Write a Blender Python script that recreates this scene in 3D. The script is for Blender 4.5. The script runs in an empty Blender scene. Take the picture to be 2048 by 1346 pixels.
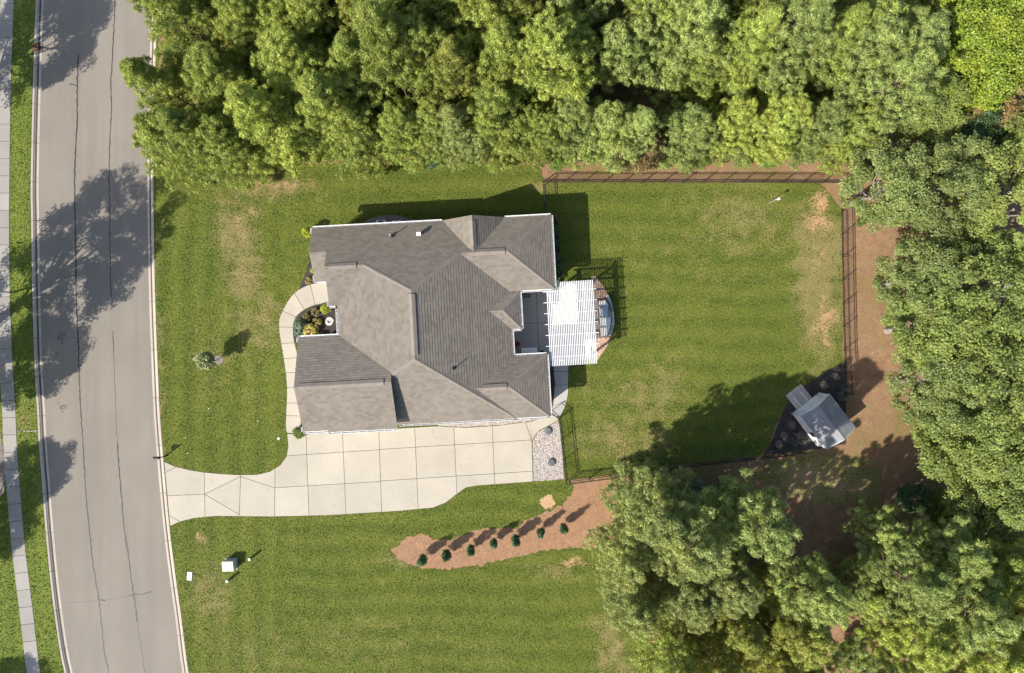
import bpy, bmesh, math, random
import numpy as np
from mathutils import Vector, Matrix, Quaternion

R = math.radians
random.seed(7)
rng = np.random.default_rng(11)
sc = bpy.context.scene
COL = sc.collection

# ------------------------------------------------------------------ camera, sky, sun, exposure
CAM_H = 57.3            # metres above the lawn, looking straight down
SC = 0.042              # metres per photograph pixel on the ground
cam = bpy.data.cameras.new('camera')
cam.sensor_width = 36.0
cam.lens = 36.0 * (CAM_H / SC) / 2048.0
cam.clip_end = 2000
cam_o = bpy.data.objects.new('camera', cam)
cam_o.location = (0, 0, CAM_H)
COL.objects.link(cam_o)
sc.camera = cam_o

SUN_EL, SUN_AZ = R(40.0), R(37.0)      # shadows fall towards +x, +y
to_sun = Vector((-math.cos(SUN_EL) * math.cos(SUN_AZ), -math.cos(SUN_EL) * math.sin(SUN_AZ), math.sin(SUN_EL)))
world = bpy.data.worlds.new('World')
sc.world = world
world.use_nodes = True
wn = world.node_tree.nodes
sky = wn.new('ShaderNodeTexSky')
sky.sky_type = 'NISHITA'
sky.sun_disc = False
sky.sun_elevation = SUN_EL
sky.sun_rotation = math.atan2(to_sun.x, to_sun.y)
sky.air_density = 1.0
sky.dust_density = 1.6
wn['Background'].inputs[1].default_value = 0.128
world.node_tree.links.new(sky.outputs[0], wn['Background'].inputs[0])
sun = bpy.data.lights.new('sun', 'SUN')
sun.energy = 4.9
sun.angle = R(0.55)
sun.color = (1.0, 0.94, 0.85)
sun_o = bpy.data.objects.new('sun', sun)
sun_o.rotation_euler = (-to_sun).to_track_quat('-Z', 'Y').to_euler()
sun_o.location = to_sun * 200
COL.objects.link(sun_o)
vs = sc.view_settings
vs.view_transform = 'Standard'
vs.look = 'None'
vs.gamma = 1.0
vs.use_curve_mapping = False
vs.exposure = 0.95
sc.cycles.use_denoising = True
sc.cycles.sample_clamp_indirect = 3.0
sc.render.filter_size = 1.15
sc.cycles.max_bounces = 8
sc.cycles.diffuse_bounces = 6
sc.cycles.transmission_bounces = 3
sc.cycles.transparent_max_bounces = 6

# ------------------------------------------------------------------ helpers
def at(px, py, z=0.0):
    """A photograph pixel and a height above the lawn, as a point."""
    k = SC * (CAM_H - z) / CAM_H
    return Vector(((px - 1024) * k, (673 - py) * k, z))

def link(o, parent=None):
    COL.objects.link(o)
    if parent is not None:
        o.parent = parent
    return o

def tag(o, label=None, cat=None, group=None, kind=None):
    if label: o['label'] = label
    if cat: o['category'] = cat
    if group: o['group'] = group
    if kind: o['kind'] = kind
    return o

def empty(name, loc, label, cat, group=None, rz=0.0):
    o = bpy.data.objects.new(name, None)
    o.empty_display_size = 0.3
    o.location = loc
    o.rotation_euler = (0, 0, rz)
    link(o)
    return tag(o, label, cat, group)

def mesh_obj(name, verts, faces, mat=None, parent=None, smooth=False):
    me = bpy.data.meshes.new(name)
    me.from_pydata([tuple(v) for v in verts], [], faces)
    me.update()
    if mat is not None:
        for m in (mat if isinstance(mat, (list, tuple)) else [mat]):
            me.materials.append(m)
    if smooth:
        me.polygons.foreach_set('use_smooth', [True] * len(me.polygons))
    return link(bpy.data.objects.new(name, me), parent)

def copy_tree(o, parent=None):
    c = o.copy()
    COL.objects.link(c)
    c.parent = parent
    for ch in o.children:
        copy_tree(ch, c)
    return c

class MB:
    """Collects shapes of ONE part."""
    def __init__(self):
        self.v, self.f = [], []
    def add(self, verts, faces):
        n = len(self.v)
        self.v += [Vector(v) for v in verts]
        self.f += [tuple(i + n for i in f) for f in faces]
        return self
    def box(self, c, s, rz=0.0, rot=None):
        M = rot if rot is not None else Matrix.Rotation(rz, 3, 'Z')
        vs_ = []
        for x in (-.5, .5):
            for y in (-.5, .5):
                for z in (-.5, .5):
                    vs_.append(Vector(c) + M @ Vector((x * s[0], y * s[1], z * s[2])))
        return self.add(vs_, [(0, 1, 3, 2), (4, 6, 7, 5), (0, 4, 5, 1), (2, 3, 7, 6), (0, 2, 6, 4), (1, 5, 7, 3)])
    def bar(self, a, b, w, h):
        a, b = Vector(a), Vector(b)
        d = b - a
        L = d.length
        d.normalize()
        up = Vector((0, 0, 1)) if abs(d.z) < .95 else Vector((0, 1, 0))
        s = d.cross(up).normalized()
        u = s.cross(d)
        M = Matrix((d, s, u)).transposed()
        return self.box((a + b) / 2, (L, w, h), rot=M)
    def tube(self, pts, radii, n=6, cap=True):
        rings, base = [], len(self.v)
        pts = [Vector(p) for p in pts]
        for i, p in enumerate(pts):
            d = (pts[min(i + 1, len(pts) - 1)] - pts[max(i - 1, 0)]).normalized()
            up = Vector((0, 0, 1)) if abs(d.z) < .9 else Vector((1, 0, 0))
            s = d.cross(up).normalized()
            u = s.cross(d)
            for k in range(n):
                a = 2 * math.pi * k / n
                self.v.append(p + (s * math.cos(a) + u * math.sin(a)) * radii[i])
        for i in range(len(pts) - 1):
            for k in range(n):
                k2 = (k + 1) % n
                self.f.append((base + i * n + k, base + i * n + k2, base + (i + 1) * n + k2, base + (i + 1) * n + k))
        if cap:
            self.f.append(tuple(base + k for k in range(n))[::-1])
            self.f.append(tuple(base + (len(pts) - 1) * n + k for k in range(n)))
        return self
    def lathe(self, prof, n=20, c=(0, 0, 0)):
        base = len(self.v)
        c = Vector(c)
        for r, z in prof:
            for k in range(n):
                a = 2 * math.pi * k / n
                self.v.append(c + Vector((r * math.cos(a), r * math.sin(a), z)))
        for i in range(len(prof) - 1):
            for k in range(n):
                k2 = (k + 1) % n
                self.f.append((base + i * n + k, base + i * n + k2, base + (i + 1) * n + k2, base + (i + 1) * n + k))
        self.f.append(tuple(base + (len(prof) - 1) * n + k for k in range(n)))
        return self
    def prism(self, pts, z0, z1):
        n = len(pts)
        vs_ = [Vector((p[0], p[1], z0)) for p in pts] + [Vector((p[0], p[1], z1)) for p in pts]
        fs = [tuple(range(n))[::-1], tuple(range(n, 2 * n))]
        fs += [(i, (i + 1) % n, n + (i + 1) % n, n + i) for i in range(n)]
        return self.add(vs_, fs)
    def build(self, name, mat, parent=None, smooth=False, bevel=0.0):
        o = mesh_obj(name, self.v, self.f, mat, parent, smooth)
        bm = bmesh.new()
        bm.from_mesh(o.data)
        bmesh.ops.recalc_face_normals(bm, faces=bm.faces)
        if bevel:
            es = [e for e in bm.edges if len(e.link_faces) == 2 and e.calc_face_angle(0) > .6]
            bmesh.ops.bevel(bm, geom=es, offset=bevel, segments=1, affect='EDGES')
        bm.to_mesh(o.data)
        bm.free()
        return o

def smooth_line(pts, step=12.0, closed=False):
    """Catmull-Rom through pixel points, resampled about every `step` pixels."""
    P = [Vector((p[0], p[1])) for p in pts]
    n = len(P)
    out = []
    for i in range(n if closed else n - 1):
        if closed:
            p0, p1, p2, p3 = P[(i - 1) % n], P[i], P[(i + 1) % n], P[(i + 2) % n]
        else:
            p0, p1, p2, p3 = P[max(i - 1, 0)], P[i], P[i + 1], P[min(i + 2, n - 1)]
        k = max(1, int((p2 - p1).length / step))
        for j in range(k):
            t = j / k
            out.append(.5 * ((2 * p1) + (p2 - p0) * t + (2 * p0 - 5 * p1 + 4 * p2 - p3) * t * t + (3 * p1 - p0 - 3 * p2 + p3) * t ** 3))
    if not closed:
        out.append(P[-1])
    return [(p.x, p.y) for p in out]

def ragged(pts, amp, step, seed=0, closed=True):
    """Resample a closed pixel outline and push it about, for a grown rather than cut edge."""
    r = random.Random(seed)
    out = []
    n = len(pts)
    for i in range(n if closed else n - 1):
        a, b = Vector(pts[i][:2]), Vector(pts[(i + 1) % n][:2])
        k = max(1, int((b - a).length / step))
        nrm = Vector((-(b - a).y, (b - a).x)).normalized() if (b - a).length > 0 else Vector((0, 0))
        for j in range(k):
            p = a.lerp(b, j / k) + nrm * r.gauss(0, amp)
            out.append((p.x, p.y))
    return out

def sheet(name, px_pts, z, mat, parent=None, world=False):
    vs_ = [Vector((p[0], p[1], z)) if world else Vector((at(p[0], p[1]).x, at(p[0], p[1]).y, z)) for p in px_pts]
    bm = bmesh.new()
    bv = [bm.verts.new(v) for v in vs_]
    es = [bm.edges.new((bv[i], bv[(i + 1) % len(bv)])) for i in range(len(bv))]
    bmesh.ops.triangle_fill(bm, use_beauty=True, use_dissolve=False, edges=es)
    for f in bm.faces:
        f.normal_update()
        if f.normal.z < 0:
            f.normal_flip()
    me = bpy.data.meshes.new(name)
    bm.to_mesh(me)
    bm.free()
    if mat: me.materials.append(mat)
    return link(bpy.data.objects.new(name, me), parent)

def inside(p, poly):
    x, y = p
    c = False
    n = len(poly)
    j = n - 1
    for i in range(n):
        xi, yi = poly[i][0], poly[i][1]
        xj, yj = poly[j][0], poly[j][1]
        if (yi > y) != (yj > y) and x < (xj - xi) * (y - yi) / (yj - yi) + xi:
            c = not c
        j = i
    return c

# ------------------------------------------------------------------ materials
def new_mat(name):
    m = bpy.data.materials.new(name)
    m.use_nodes = True
    nt = m.node_tree
    return m, nt, nt.nodes['Principled BSDF']

def nd(nt, typ, **kw):
    n = nt.nodes.new(typ)
    for k, v in kw.items():
        setattr(n, k, v)
    return n

def noise(nt, vec, scale, detail=4, rough=.55):
    n = nd(nt, 'ShaderNodeTexNoise')
    n.inputs['Scale'].default_value = scale
    n.inputs['Detail'].default_value = detail
    n.inputs['Roughness'].default_value = rough
    if vec is not None: nt.links.new(vec, n.inputs['Vector'])
    return n.outputs['Fac']

def ramp(nt, fac, a, b, c0=0.0, c1=1.0, smooth=True):
    n = nd(nt, 'ShaderNodeMapRange')
    n.interpolation_type = 'SMOOTHSTEP' if smooth else 'LINEAR'
    n.inputs['From Min'].default_value = a
    n.inputs['From Max'].default_value = b
    n.inputs['To Min'].default_value = c0
    n.inputs['To Max'].default_value = c1
    nt.links.new(fac, n.inputs['Value'])
    return n.outputs['Result']

def mix(nt, fac, a, b, blend='MIX'):
    n = nd(nt, 'ShaderNodeMix', data_type='RGBA', blend_type=blend)
    for sock, v in ((n.inputs['Factor'], fac), (n.inputs[6], a), (n.inputs[7], b)):
        if isinstance(v, (int, float)): sock.default_value = v
        elif isinstance(v, (tuple, list)): sock.default_value = (*v[:3], 1)
        else: nt.links.new(v, sock)
    return n.outputs[2]

def math_(nt, op, a, b=None):
    n = nd(nt, 'ShaderNodeMath', operation=op)
    for s, v in ((n.inputs[0], a), (n.inputs[1], b)):
        if v is None: continue
        if isinstance(v, (int, float)): s.default_value = v
        else: nt.links.new(v, s)
    return n.outputs[0]

def bump(nt, h, bsdf, strength=.4, dist=.02):
    b = nd(nt, 'ShaderNodeBump')
    b.inputs['Strength'].default_value = strength
    b.inputs['Distance'].default_value = dist
    nt.links.new(h, b.inputs['Height'])
    nt.links.new(b.outputs[0], bsdf.inputs['Normal'])

def wpos(nt, sx=1, sy=1, sz=1, rz=0):
    g = nd(nt, 'ShaderNodeNewGeometry')
    if (sx, sy, sz, rz) == (1, 1, 1, 0): return g.outputs['Position']
    m = nd(nt, 'ShaderNodeMapping')
    m.inputs['Scale'].default_value = (sx, sy, sz)
    m.inputs['Rotation'].default_value = (0, 0, rz)
    nt.links.new(g.outputs['Position'], m.inputs['Vector'])
    return m.outputs[0]

def mottled(name, c1, c2, c3, big=.6, fine=9.0, rough=.9, bstr=.3, bdist=.02, spread=.22, objrand=0.0, metallic=0.0):
    """Two slow tones plus a fine grain tone; bump from the grain."""
    m, nt, b = new_mat(name)
    p = wpos(nt)
    nb, nf = noise(nt, p, big, 5), noise(nt, p, fine, 4, .7)
    c = mix(nt, ramp(nt, nb, .5 - spread, .5 + spread), c1, c2)
    c = mix(nt, ramp(nt, nf, .48, .72), c, c3)
    if objrand:
        oi = nd(nt, 'ShaderNodeObjectInfo')
        v = ramp(nt, oi.outputs['Random'], 0, 1, 1 - objrand, 1 + objrand, False)
        hs = nd(nt, 'ShaderNodeHueSaturation')
        nt.links.new(v, hs.inputs['Value'])
        nt.links.new(c, hs.inputs['Color'])
        c = hs.outputs[0]
    nt.links.new(c, b.inputs['Base Color'])
    b.inputs['Roughness'].default_value = rough
    b.inputs['Metallic'].default_value = metallic
    b.inputs['Specular IOR Level'].default_value = .25
    if bstr: bump(nt, nf, b, bstr, bdist)
    return m

def plain(name, c, rough=.5, metallic=0.0, vary=.06, scale=6.0):
    d = tuple(max(0, x * (1 - vary * 2)) for x in c)
    e = tuple(min(1, x * (1 + vary)) for x in c)
    return mottled(name, d, e, c, big=scale * .3, fine=scale * 4, rough=rough, bstr=.05, bdist=.005, metallic=metallic)

def leaf_mat(name, dark, light, yellow, hue_obj=.25, trans=.48, ymin=.72):
    m, nt, b = new_mat(name)
    g = nd(nt, 'ShaderNodeNewGeometry')
    oi = nd(nt, 'ShaderNodeObjectInfo')
    c = mix(nt, g.outputs['Random Per Island'], dark, light)
    big = noise(nt, g.outputs['Position'], .45, 3)
    yf = math_(nt, 'ADD', ramp(nt, big, .42, .68, 0, .35), ramp(nt, oi.outputs['Random'], ymin, 1.0, 0, .18))
    c = mix(nt, yf, c, yellow)
    hs = nd(nt, 'ShaderNodeHueSaturation')
    nt.links.new(c, hs.inputs['Color'])
    tone = math_(nt, 'MULTIPLY', ramp(nt, oi.outputs['Random'], 0, 1, 1 - hue_obj, 1 + hue_obj, False), ramp(nt, noise(nt, g.outputs['Position'], 1.3, 2), .3, .7, .78, 1.22))
    nt.links.new(tone, hs.inputs['Value'])
    c = hs.outputs[0]
    nt.links.new(c, b.inputs['Base Color'])
    b.inputs['Roughness'].default_value = .5
    b.inputs['Specular IOR Level'].default_value = .35
    t = nd(nt, 'ShaderNodeBsdfTranslucent')
    nt.links.new(mix(nt, .35, c, yellow), t.inputs['Color'])
    ms = nd(nt, 'ShaderNodeMixShader')
    ms.inputs[0].default_value = trans
    nt.links.new(b.outputs[0], ms.inputs[1])
    nt.links.new(t.outputs[0], ms.inputs[2])
    nt.links.new(ms.outputs[0], nt.nodes['Material Output'].inputs['Surface'])
    return m

def spots(nt, lst):
    """Soft elliptical areas (pixel x, y, rx, ry, strength), strongest wins; bare or worn places in the grass."""
    g = wpos(nt)
    wob = nd(nt, 'ShaderNodeTexNoise')
    wob.inputs['Scale'].default_value = .35
    wob.inputs['Detail'].default_value = 3
    nt.links.new(g, wob.inputs['Vector'])
    vm = nd(nt, 'ShaderNodeVectorMath', operation='MULTIPLY_ADD')
    nt.links.new(wob.outputs['Color'], vm.inputs[0])
    vm.inputs[1].default_value = (4, 4, 0)
    off = nd(nt, 'ShaderNodeVectorMath', operation='SUBTRACT')
    nt.links.new(g, off.inputs[0])
    off.inputs[1].default_value = (2, 2, 0)
    nt.links.new(off.outputs[0], vm.inputs[2])
    acc = None
    for (x, y, rx, ry, s) in lst:
        c = at(x, y)
        a = nd(nt, 'ShaderNodeVectorMath', operation='SUBTRACT')
        nt.links.new(vm.outputs[0], a.inputs[0])
        a.inputs[1].default_value = (c.x, c.y, 0)
        k = nd(nt, 'ShaderNodeVectorMath', operation='MULTIPLY')
        nt.links.new(a.outputs[0], k.inputs[0])
        k.inputs[1].default_value = (1 / (rx * SC), 1 / (ry * SC), 0)
        ln = nd(nt, 'ShaderNodeVectorMath', operation='LENGTH')
        nt.links.new(k.outputs[0], ln.inputs[0])
        v = ramp(nt, ln.outputs['Value'], 1.25, .25, 0, s)
        acc = v if acc is None else math_(nt, 'MAXIMUM', acc, v)
    return acc

def lawn_material(name, worn=None, bare=None, stripe='both', green1=(.043, .067, .009), green2=(.108, .122, .020), straw=(.23, .185, .08), soil=(.36, .22, .12)):
    m, nt, b = new_mat(name)
    p = wpos(nt)
    sep = nd(nt, 'ShaderNodeSeparateXYZ')
    nt.links.new(p, sep.inputs[0])
    slow = noise(nt, p, .11, 4)
    mid = noise(nt, p, .9, 4, .6)
    fine = noise(nt, p, 7.0, 5, .75)
    blade = noise(nt, p, 19.0, 3, .7)
    # mowing: the roller lays the blades in lanes, along y in front of the house and along x behind it
    wob = ramp(nt, noise(nt, p, .08, 2), 0, 1, -1.2, 1.2, False)
    sx = math_(nt, 'SINE', math_(nt, 'MULTIPLY', math_(nt, 'ADD', sep.outputs['X'], wob), 2 * math.pi / 1.9))
    sy = math_(nt, 'SINE', math_(nt, 'MULTIPLY', math_(nt, 'ADD', sep.outputs['Y'], wob), 2 * math.pi / 1.75))
    front = ramp(nt, sep.outputs['X'], at(600, 0).x, at(540, 0).x)
    if stripe == 'x': st = sx
    elif stripe == 'y': st = sy
    else:
        mn = nd(nt, 'ShaderNodeMix', data_type='FLOAT')
        nt.links.new(front, mn.inputs[0]); nt.links.new(sy, mn.inputs[2]); nt.links.new(sx, mn.inputs[3])
        st = mn.outputs[0]
    tone = math_(nt, 'ADD', math_(nt, 'MULTIPLY', st, .25), math_(nt, 'ADD', math_(nt, 'MULTIPLY', ramp(nt, slow, .3, .7), .35), math_(nt, 'MULTIPLY', ramp(nt, mid, .25, .75), .45)))
    c = mix(nt, tone, green1, green2)
    c = mix(nt, ramp(nt, fine, .35, .75, 0, .75), c, tuple(x * 1.65 for x in green2))
    c = mix(nt, ramp(nt, fine, .50, .25, 0, .75), c, tuple(x * .40 for x in green1))
    c = mix(nt, ramp(nt, blade, .57, .72, 0, .55), c, (.215, .205, .066))
    if worn:
        w = spots(nt, worn)
        grain = math_(nt, 'ADD', math_(nt, 'MULTIPLY', mid, .55), math_(nt, 'ADD', math_(nt, 'MULTIPLY', fine, .95), math_(nt, 'MULTIPLY', slow, .35)))
        f = ramp(nt, math_(nt, 'ADD', math_(nt, 'MULTIPLY', w, .34), grain), 1.00, 1.26)
        c = mix(nt, math_(nt, 'MULTIPLY', f, .75), c, straw)
    if bare:
        w = spots(nt, bare)
        grain = math_(nt, 'ADD', math_(nt, 'MULTIPLY', mid, .7), math_(nt, 'MULTIPLY', fine, .95))
        f = ramp(nt, math_(nt, 'ADD', math_(nt, 'MULTIPLY', w, .52), grain), 1.08, 1.34)
        c = mix(nt, f, c, mix(nt, fine, soil, tuple(x * 1.35 for x in soil)))
    nt.links.new(c, b.inputs['Base Color'])
    b.inputs['Roughness'].default_value = .85
    b.inputs['Specular IOR Level'].default_value = .15
    bump(nt, math_(nt, 'ADD', fine, math_(nt, 'MULTIPLY', blade, .6)), b, .85, .10)
    return m

def soil_material(name, c1, c2, chip, leaf, green=None, bare_scale=.25):
    m, nt, b = new_mat(name)
    p = wpos(nt)
    slow, mid, fine = noise(nt, p, .16, 4), noise(nt, p, 1.4, 5, .65), noise(nt, p, 9.0, 5, .75)
    c = mix(nt, ramp(nt, mid, .3, .7), c1, c2)
    c = mix(nt, ramp(nt, fine, .55, .75, 0, .8), c, chip)
    vor = nd(nt, 'ShaderNodeTexVoronoi')
    vor.inputs['Scale'].default_value = 4.0
    nt.links.new(p, vor.inputs['Vector'])
    c = mix(nt, ramp(nt, vor.outputs['Distance'], .16, .05, 0, .7), c, leaf)
    c = mix(nt, ramp(nt, fine, .42, .25, 0, .8), c, tuple(x * .35 for x in c1))
    if green:
        f = ramp(nt, math_(nt, 'ADD', math_(nt, 'MULTIPLY', slow, .7), math_(nt, 'MULTIPLY', mid, .5)), .56, .74, 0, .85)
        c = mix(nt, f, c, green)
    nt.links.new(c, b.inputs['Base Color'])
    b.inputs['Roughness'].default_value = .95
    b.inputs['Specular IOR Level'].default_value = .1
    bump(nt, fine, b, .8, .06)
    return m

def asphalt_material():
    m, nt, b = new_mat('worn grey asphalt')
    p = wpos(nt)
    along = wpos(nt, 1.1, .05, 1)
    slow, fine, lane = noise(nt, p, .25, 4), noise(nt, p, 26.0, 3, .8), noise(nt, along, 1.0, 3)
    c = mix(nt, ramp(nt, slow, .3, .7), (0.148, 0.131, 0.108), (0.173, 0.153, 0.127))
    c = mix(nt, ramp(nt, lane, .40, .70, 0, .6), c, (0.128, 0.112, 0.093))
    c = mix(nt, ramp(nt, fine, .40, .62, 0, .6), c, (0.236, 0.212, 0.178))
    c = mix(nt, ramp(nt, fine, .42, .30, 0, .6), c, (0.108, 0.094, 0.077))
    vor = nd(nt, 'ShaderNodeTexVoronoi')
    vor.inputs['Scale'].default_value = .8
    nt.links.new(p, vor.inputs['Vector'])
    c = mix(nt, ramp(nt, vor.outputs['Distance'], .035, .02, 0, .35), c, (0.457, 0.408, 0.349))
    nt.links.new(c, b.inputs['Base Color'])
    b.inputs['Roughness'].default_value = .9
    b.inputs['Specular IOR Level'].default_value = .2
    bump(nt, fine, b, .35, .012)
    return m

def concrete_material(name, base, stain, vary=.07, stain_amt=.35):
    m, nt, b = new_mat(name)
    p = wpos(nt)
    slow, mid, fine = noise(nt, p, .35, 4), noise(nt, p, 1.6, 5, .65), noise(nt, p, 30, 3, .7)
    c = mix(nt, ramp(nt, slow, .3, .7), tuple(x * .93 for x in base), tuple(x * 1.05 for x in base))
    c = mix(nt, ramp(nt, mid, .52, .75, 0, stain_amt), c, stain)
    c = mix(nt, ramp(nt, fine, .35, .65, 0, .35), c, tuple(x * .86 for x in base))
    oi = nd(nt, 'ShaderNodeObjectInfo')
    hs = nd(nt, 'ShaderNodeHueSaturation')
    nt.links.new(c, hs.inputs['Color'])
    nt.links.new(ramp(nt, oi.outputs['Random'], 0, 1, 1 - vary, 1 + vary, False), hs.inputs['Value'])
    nt.links.new(hs.outputs[0], b.inputs['Base Color'])
    b.inputs['Roughness'].default_value = .85
    b.inputs['Specular IOR Level'].default_value = .25
    bump(nt, fine, b, .15, .004)
    return m

def shingle_material(name, a, bcol, c_):
    m, nt, b = new_mat(name)
    uv = nd(nt, 'ShaderNodeUVMap')
    br = nd(nt, 'ShaderNodeTexBrick')
    br.inputs['Scale'].default_value = 1.0
    br.inputs['Brick Width'].default_value = .36
    br.inputs['Row Height'].default_value = .22
    br.inputs['Mortar Size'].default_value = .0
    br.inputs['Bias'].default_value = 0
    br.inputs['Color1'].default_value = (*a, 1)
    br.inputs['Color2'].default_value = (*bcol, 1)
    nt.links.new(uv.outputs[0], br.inputs['Vector'])
    p = wpos(nt)
    grit, slow = noise(nt, p, 40, 2, .8), noise(nt, p, .35, 4)
    col = mix(nt, ramp(nt, grit, .4, .7, 0, .55), br.outputs['Color'], c_)
    col = mix(nt, ramp(nt, slow, .35, .72, 0, .22), col, tuple(x * 1.2 for x in bcol))
    nt.links.new(col, b.inputs['Base Color'])
    b.inputs['Roughness'].default_value = .92
    b.inputs['Specular IOR Level'].default_value = .2
    bump(nt, grit, b, .3, .006)
    return m

M = {}
M['asphalt'] = asphalt_material()
M['concrete'] = concrete_material('pale driveway concrete', (0.335, 0.303, 0.244), (0.258, 0.215, 0.161), .05, .50)
M['patio'] = concrete_material('broom finished patio concrete', (.345, .328, .298), (.28, .26, .23), .02, .25)
M['walk'] = concrete_material('grey pavement concrete', (0.240, 0.224, 0.204), (0.168, 0.148, 0.128), .10, .5)
M['kerb'] = concrete_material('stained kerb concrete', (0.352, 0.308, 0.260), (0.240, 0.177, 0.124), .06, .55)
M['joint'] = plain('dark joint dirt', (.085, .068, .052), .95)
M['tar'] = plain('black crack sealant', (.030, .028, .030), .55)
M['stain'] = plain('oil drip', (.10, .09, .085), .7)
M['shingle'] = shingle_material('weathered taupe shingles', (0.120, 0.105, 0.086), (0.170, 0.149, 0.124), (0.116, 0.102, 0.084))
M['ridge'] = mottled('ridge cap shingles', (0.157, 0.135, 0.115), (0.188, 0.163, 0.140), (0.124, 0.106, 0.090), 2.0, 14, .92, .3)
M['shed_roof'] = shingle_material('charcoal shed shingles', (0.142, 0.147, 0.157), (0.209, 0.211, 0.218), (0.266, 0.266, 0.271))
M['white'] = plain('white painted metal', (0.616, 0.607, 0.581), .35, vary=.03)
M['pergola'] = plain('white vinyl', (0.578, 0.578, 0.578), .4, vary=.02)
M['siding'] = plain('pale siding', (.62, .60, .56), .7)
M['shed_wall'] = plain('pale grey shed siding', (.78, .79, .79), .6, vary=.06)
M['glass'] = plain('window glass', (.03, .04, .05), .08)
M['black'] = plain('black powder coated metal', (.022, .021, .021), .45)
M['galv'] = plain('galvanised metal', (.52, .53, .54), .4, metallic=.5)
M['steel'] = plain('brushed steel', (.42, .46, .50), .3, metallic=.75)
M['dark'] = plain('dark plastic', (.03, .03, .035), .5)
M['grey_lid'] = plain('grey plastic lid', (.105, .11, .115), .65, vary=.15)
M['box_green'] = plain('pale green utility steel', (.40, .42, .36), .5, vary=.1)
M['ped'] = plain('pale pedestal plastic', (.70, .72, .62), .5)
M['ped_side'] = plain('grey green pedestal body', (.12, .15, .11), .55)
M['red'] = plain('faded red cushion', (.17, .028, .028), .9)
M['stone'] = mottled('grey wall stone', (.27, .28, .29), (.40, .40, .40), (.18, .185, .19), 3, 12, .9, .4, .02, objrand=.25)
M['stone_top'] = mottled('pale counter slab', (0.546, 0.519, 0.473), (0.619, 0.592, 0.546), (0.473, 0.446, 0.410), 2, 20, .6, .1, .004)
M['brownstone'] = mottled('brown river gravel', (0.273, 0.173, 0.118), (0.382, 0.255, 0.173), (0.501, 0.382, 0.300), 3, 12, .9, .5, .02, objrand=.3)
M['gravel_base'] = mottled('gravel fines', (.30, .27, .24), (.38, .34, .30), (.20, .17, .15), 2, 16, .95, .6, .02)
M['gravel'] = None
M['brick_red'] = plain('rust red cast iron', (.13, .045, .035), .8, vary=.2)
M['terracotta'] = plain('drain grate iron', (.05, .04, .04), .7)
def gravel_mat():
    m, nt, b = new_mat('mixed river stones')
    g = nd(nt, 'ShaderNodeNewGeometry')
    cr = nd(nt, 'ShaderNodeValToRGB')
    cr.color_ramp.interpolation = 'CONSTANT'
    e = cr.color_ramp.elements
    e[0].position, e[0].color = 0, (.45, .41, .375, 1)
    e[1].position, e[1].color = .25, (.31, .25, .215, 1)
    for pos, c in ((.42, (.53, .50, .465)), (.58, (.24, .20, .19)), (.72, (.39, .32, .27)), (.86, (.15, .14, .14))):
        k = e.new(pos); k.color = (*c, 1)
    nt.links.new(g.outputs['Random Per Island'], cr.inputs[0])
    nt.links.new(cr.outputs[0], b.inputs['Base Color'])
    b.inputs['Roughness'].default_value = .8
    return m
M['gravel'] = gravel_mat()
M['wood'] = mottled('grey weathered decking', (.33, .30, .275), (.41, .375, .345), (.26, .235, .215), 2, 18, .9, .3, .01, objrand=.12)
M['wood_new'] = mottled('paler replaced decking', (.46, .44, .42), (.52, .50, .47), (.40, .38, .36), 2, 18, .9, .2, .01)
M['bark'] = mottled('pine bark', (.14, .095, .07), (.22, .155, .115), (.07, .05, .04), 3, 12, .95, .6, .03)
M['bark_grey'] = mottled('grey bark', (.22, .19, .165), (.32, .285, .25), (.11, .095, .085), 3, 12, .95, .6, .03)
M['soil'] = soil_material('leaf litter and red soil', (0.175, 0.105, 0.059), (0.258, 0.158, 0.090), (0.368, 0.247, 0.153), (0.110, 0.063, 0.038), green=(0.120, 0.114, 0.029))
M['straw_bed'] = soil_material('pine straw', (0.239, 0.133, 0.071), (0.331, 0.195, 0.109), (0.434, 0.283, 0.163), (0.166, 0.084, 0.046))
M['mulch'] = soil_material('black dyed mulch', (.036, .030, .028), (.062, .053, .049), (.11, .095, .088), (.025, .021, .02))
M['mulch_grey'] = soil_material('faded mulch', (0.146, 0.118, 0.105), (0.200, 0.168, 0.150), (0.255, 0.218, 0.200), (0.091, 0.073, 0.064))
M['sand'] = soil_material('bare orange clay', (0.336, 0.211, 0.113), (0.416, 0.282, 0.162), (0.465, 0.336, 0.216), (0.289, 0.168, 0.089))
M['lawn'] = lawn_material('mown lawn', 
    worn=[(472, 460, 66, 90, .95), (520, 640, 60, 100, .5), (492, 545, 55, 90, .8), (1470, 440, 120, 60, .62), (1640, 550, 68, 215, .95), (1480, 470, 260, 130, .38), (1230, 880, 130, 60, .62), (1290, 800, 150, 80, .45),
          (1110, 1150, 70, 26, .5), (1220, 1290, 50, 100, .8), (400, 1090, 30, 25, .8), (420, 1180, 60, 60, .5), (1090, 365, 40, 20, .7), (315, 700, 14, 300, .6), (540, 380, 120, 25, .8), (860, 1130, 130, 18, .7), (700, 1290, 420, 70, .3), (430, 700, 120, 120, .28)],
    bare=[(1640, 420, 30, 64, .72), (1645, 640, 34, 76, .66), (1630, 520, 26, 60, .5), (480, 440, 34, 55, .5), (490, 530, 26, 60, .42), (1230, 900, 60, 22, .38), (1245, 1300, 28, 60, .5), (560, 372, 110, 14, .62), (790, 312, 150, 10, .8), (1145, 1120, 60, 24, .7), (392, 1080, 14, 14, .7), (1250, 885, 30, 10, .6), (730, 320, 330, 9, .7)])
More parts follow.
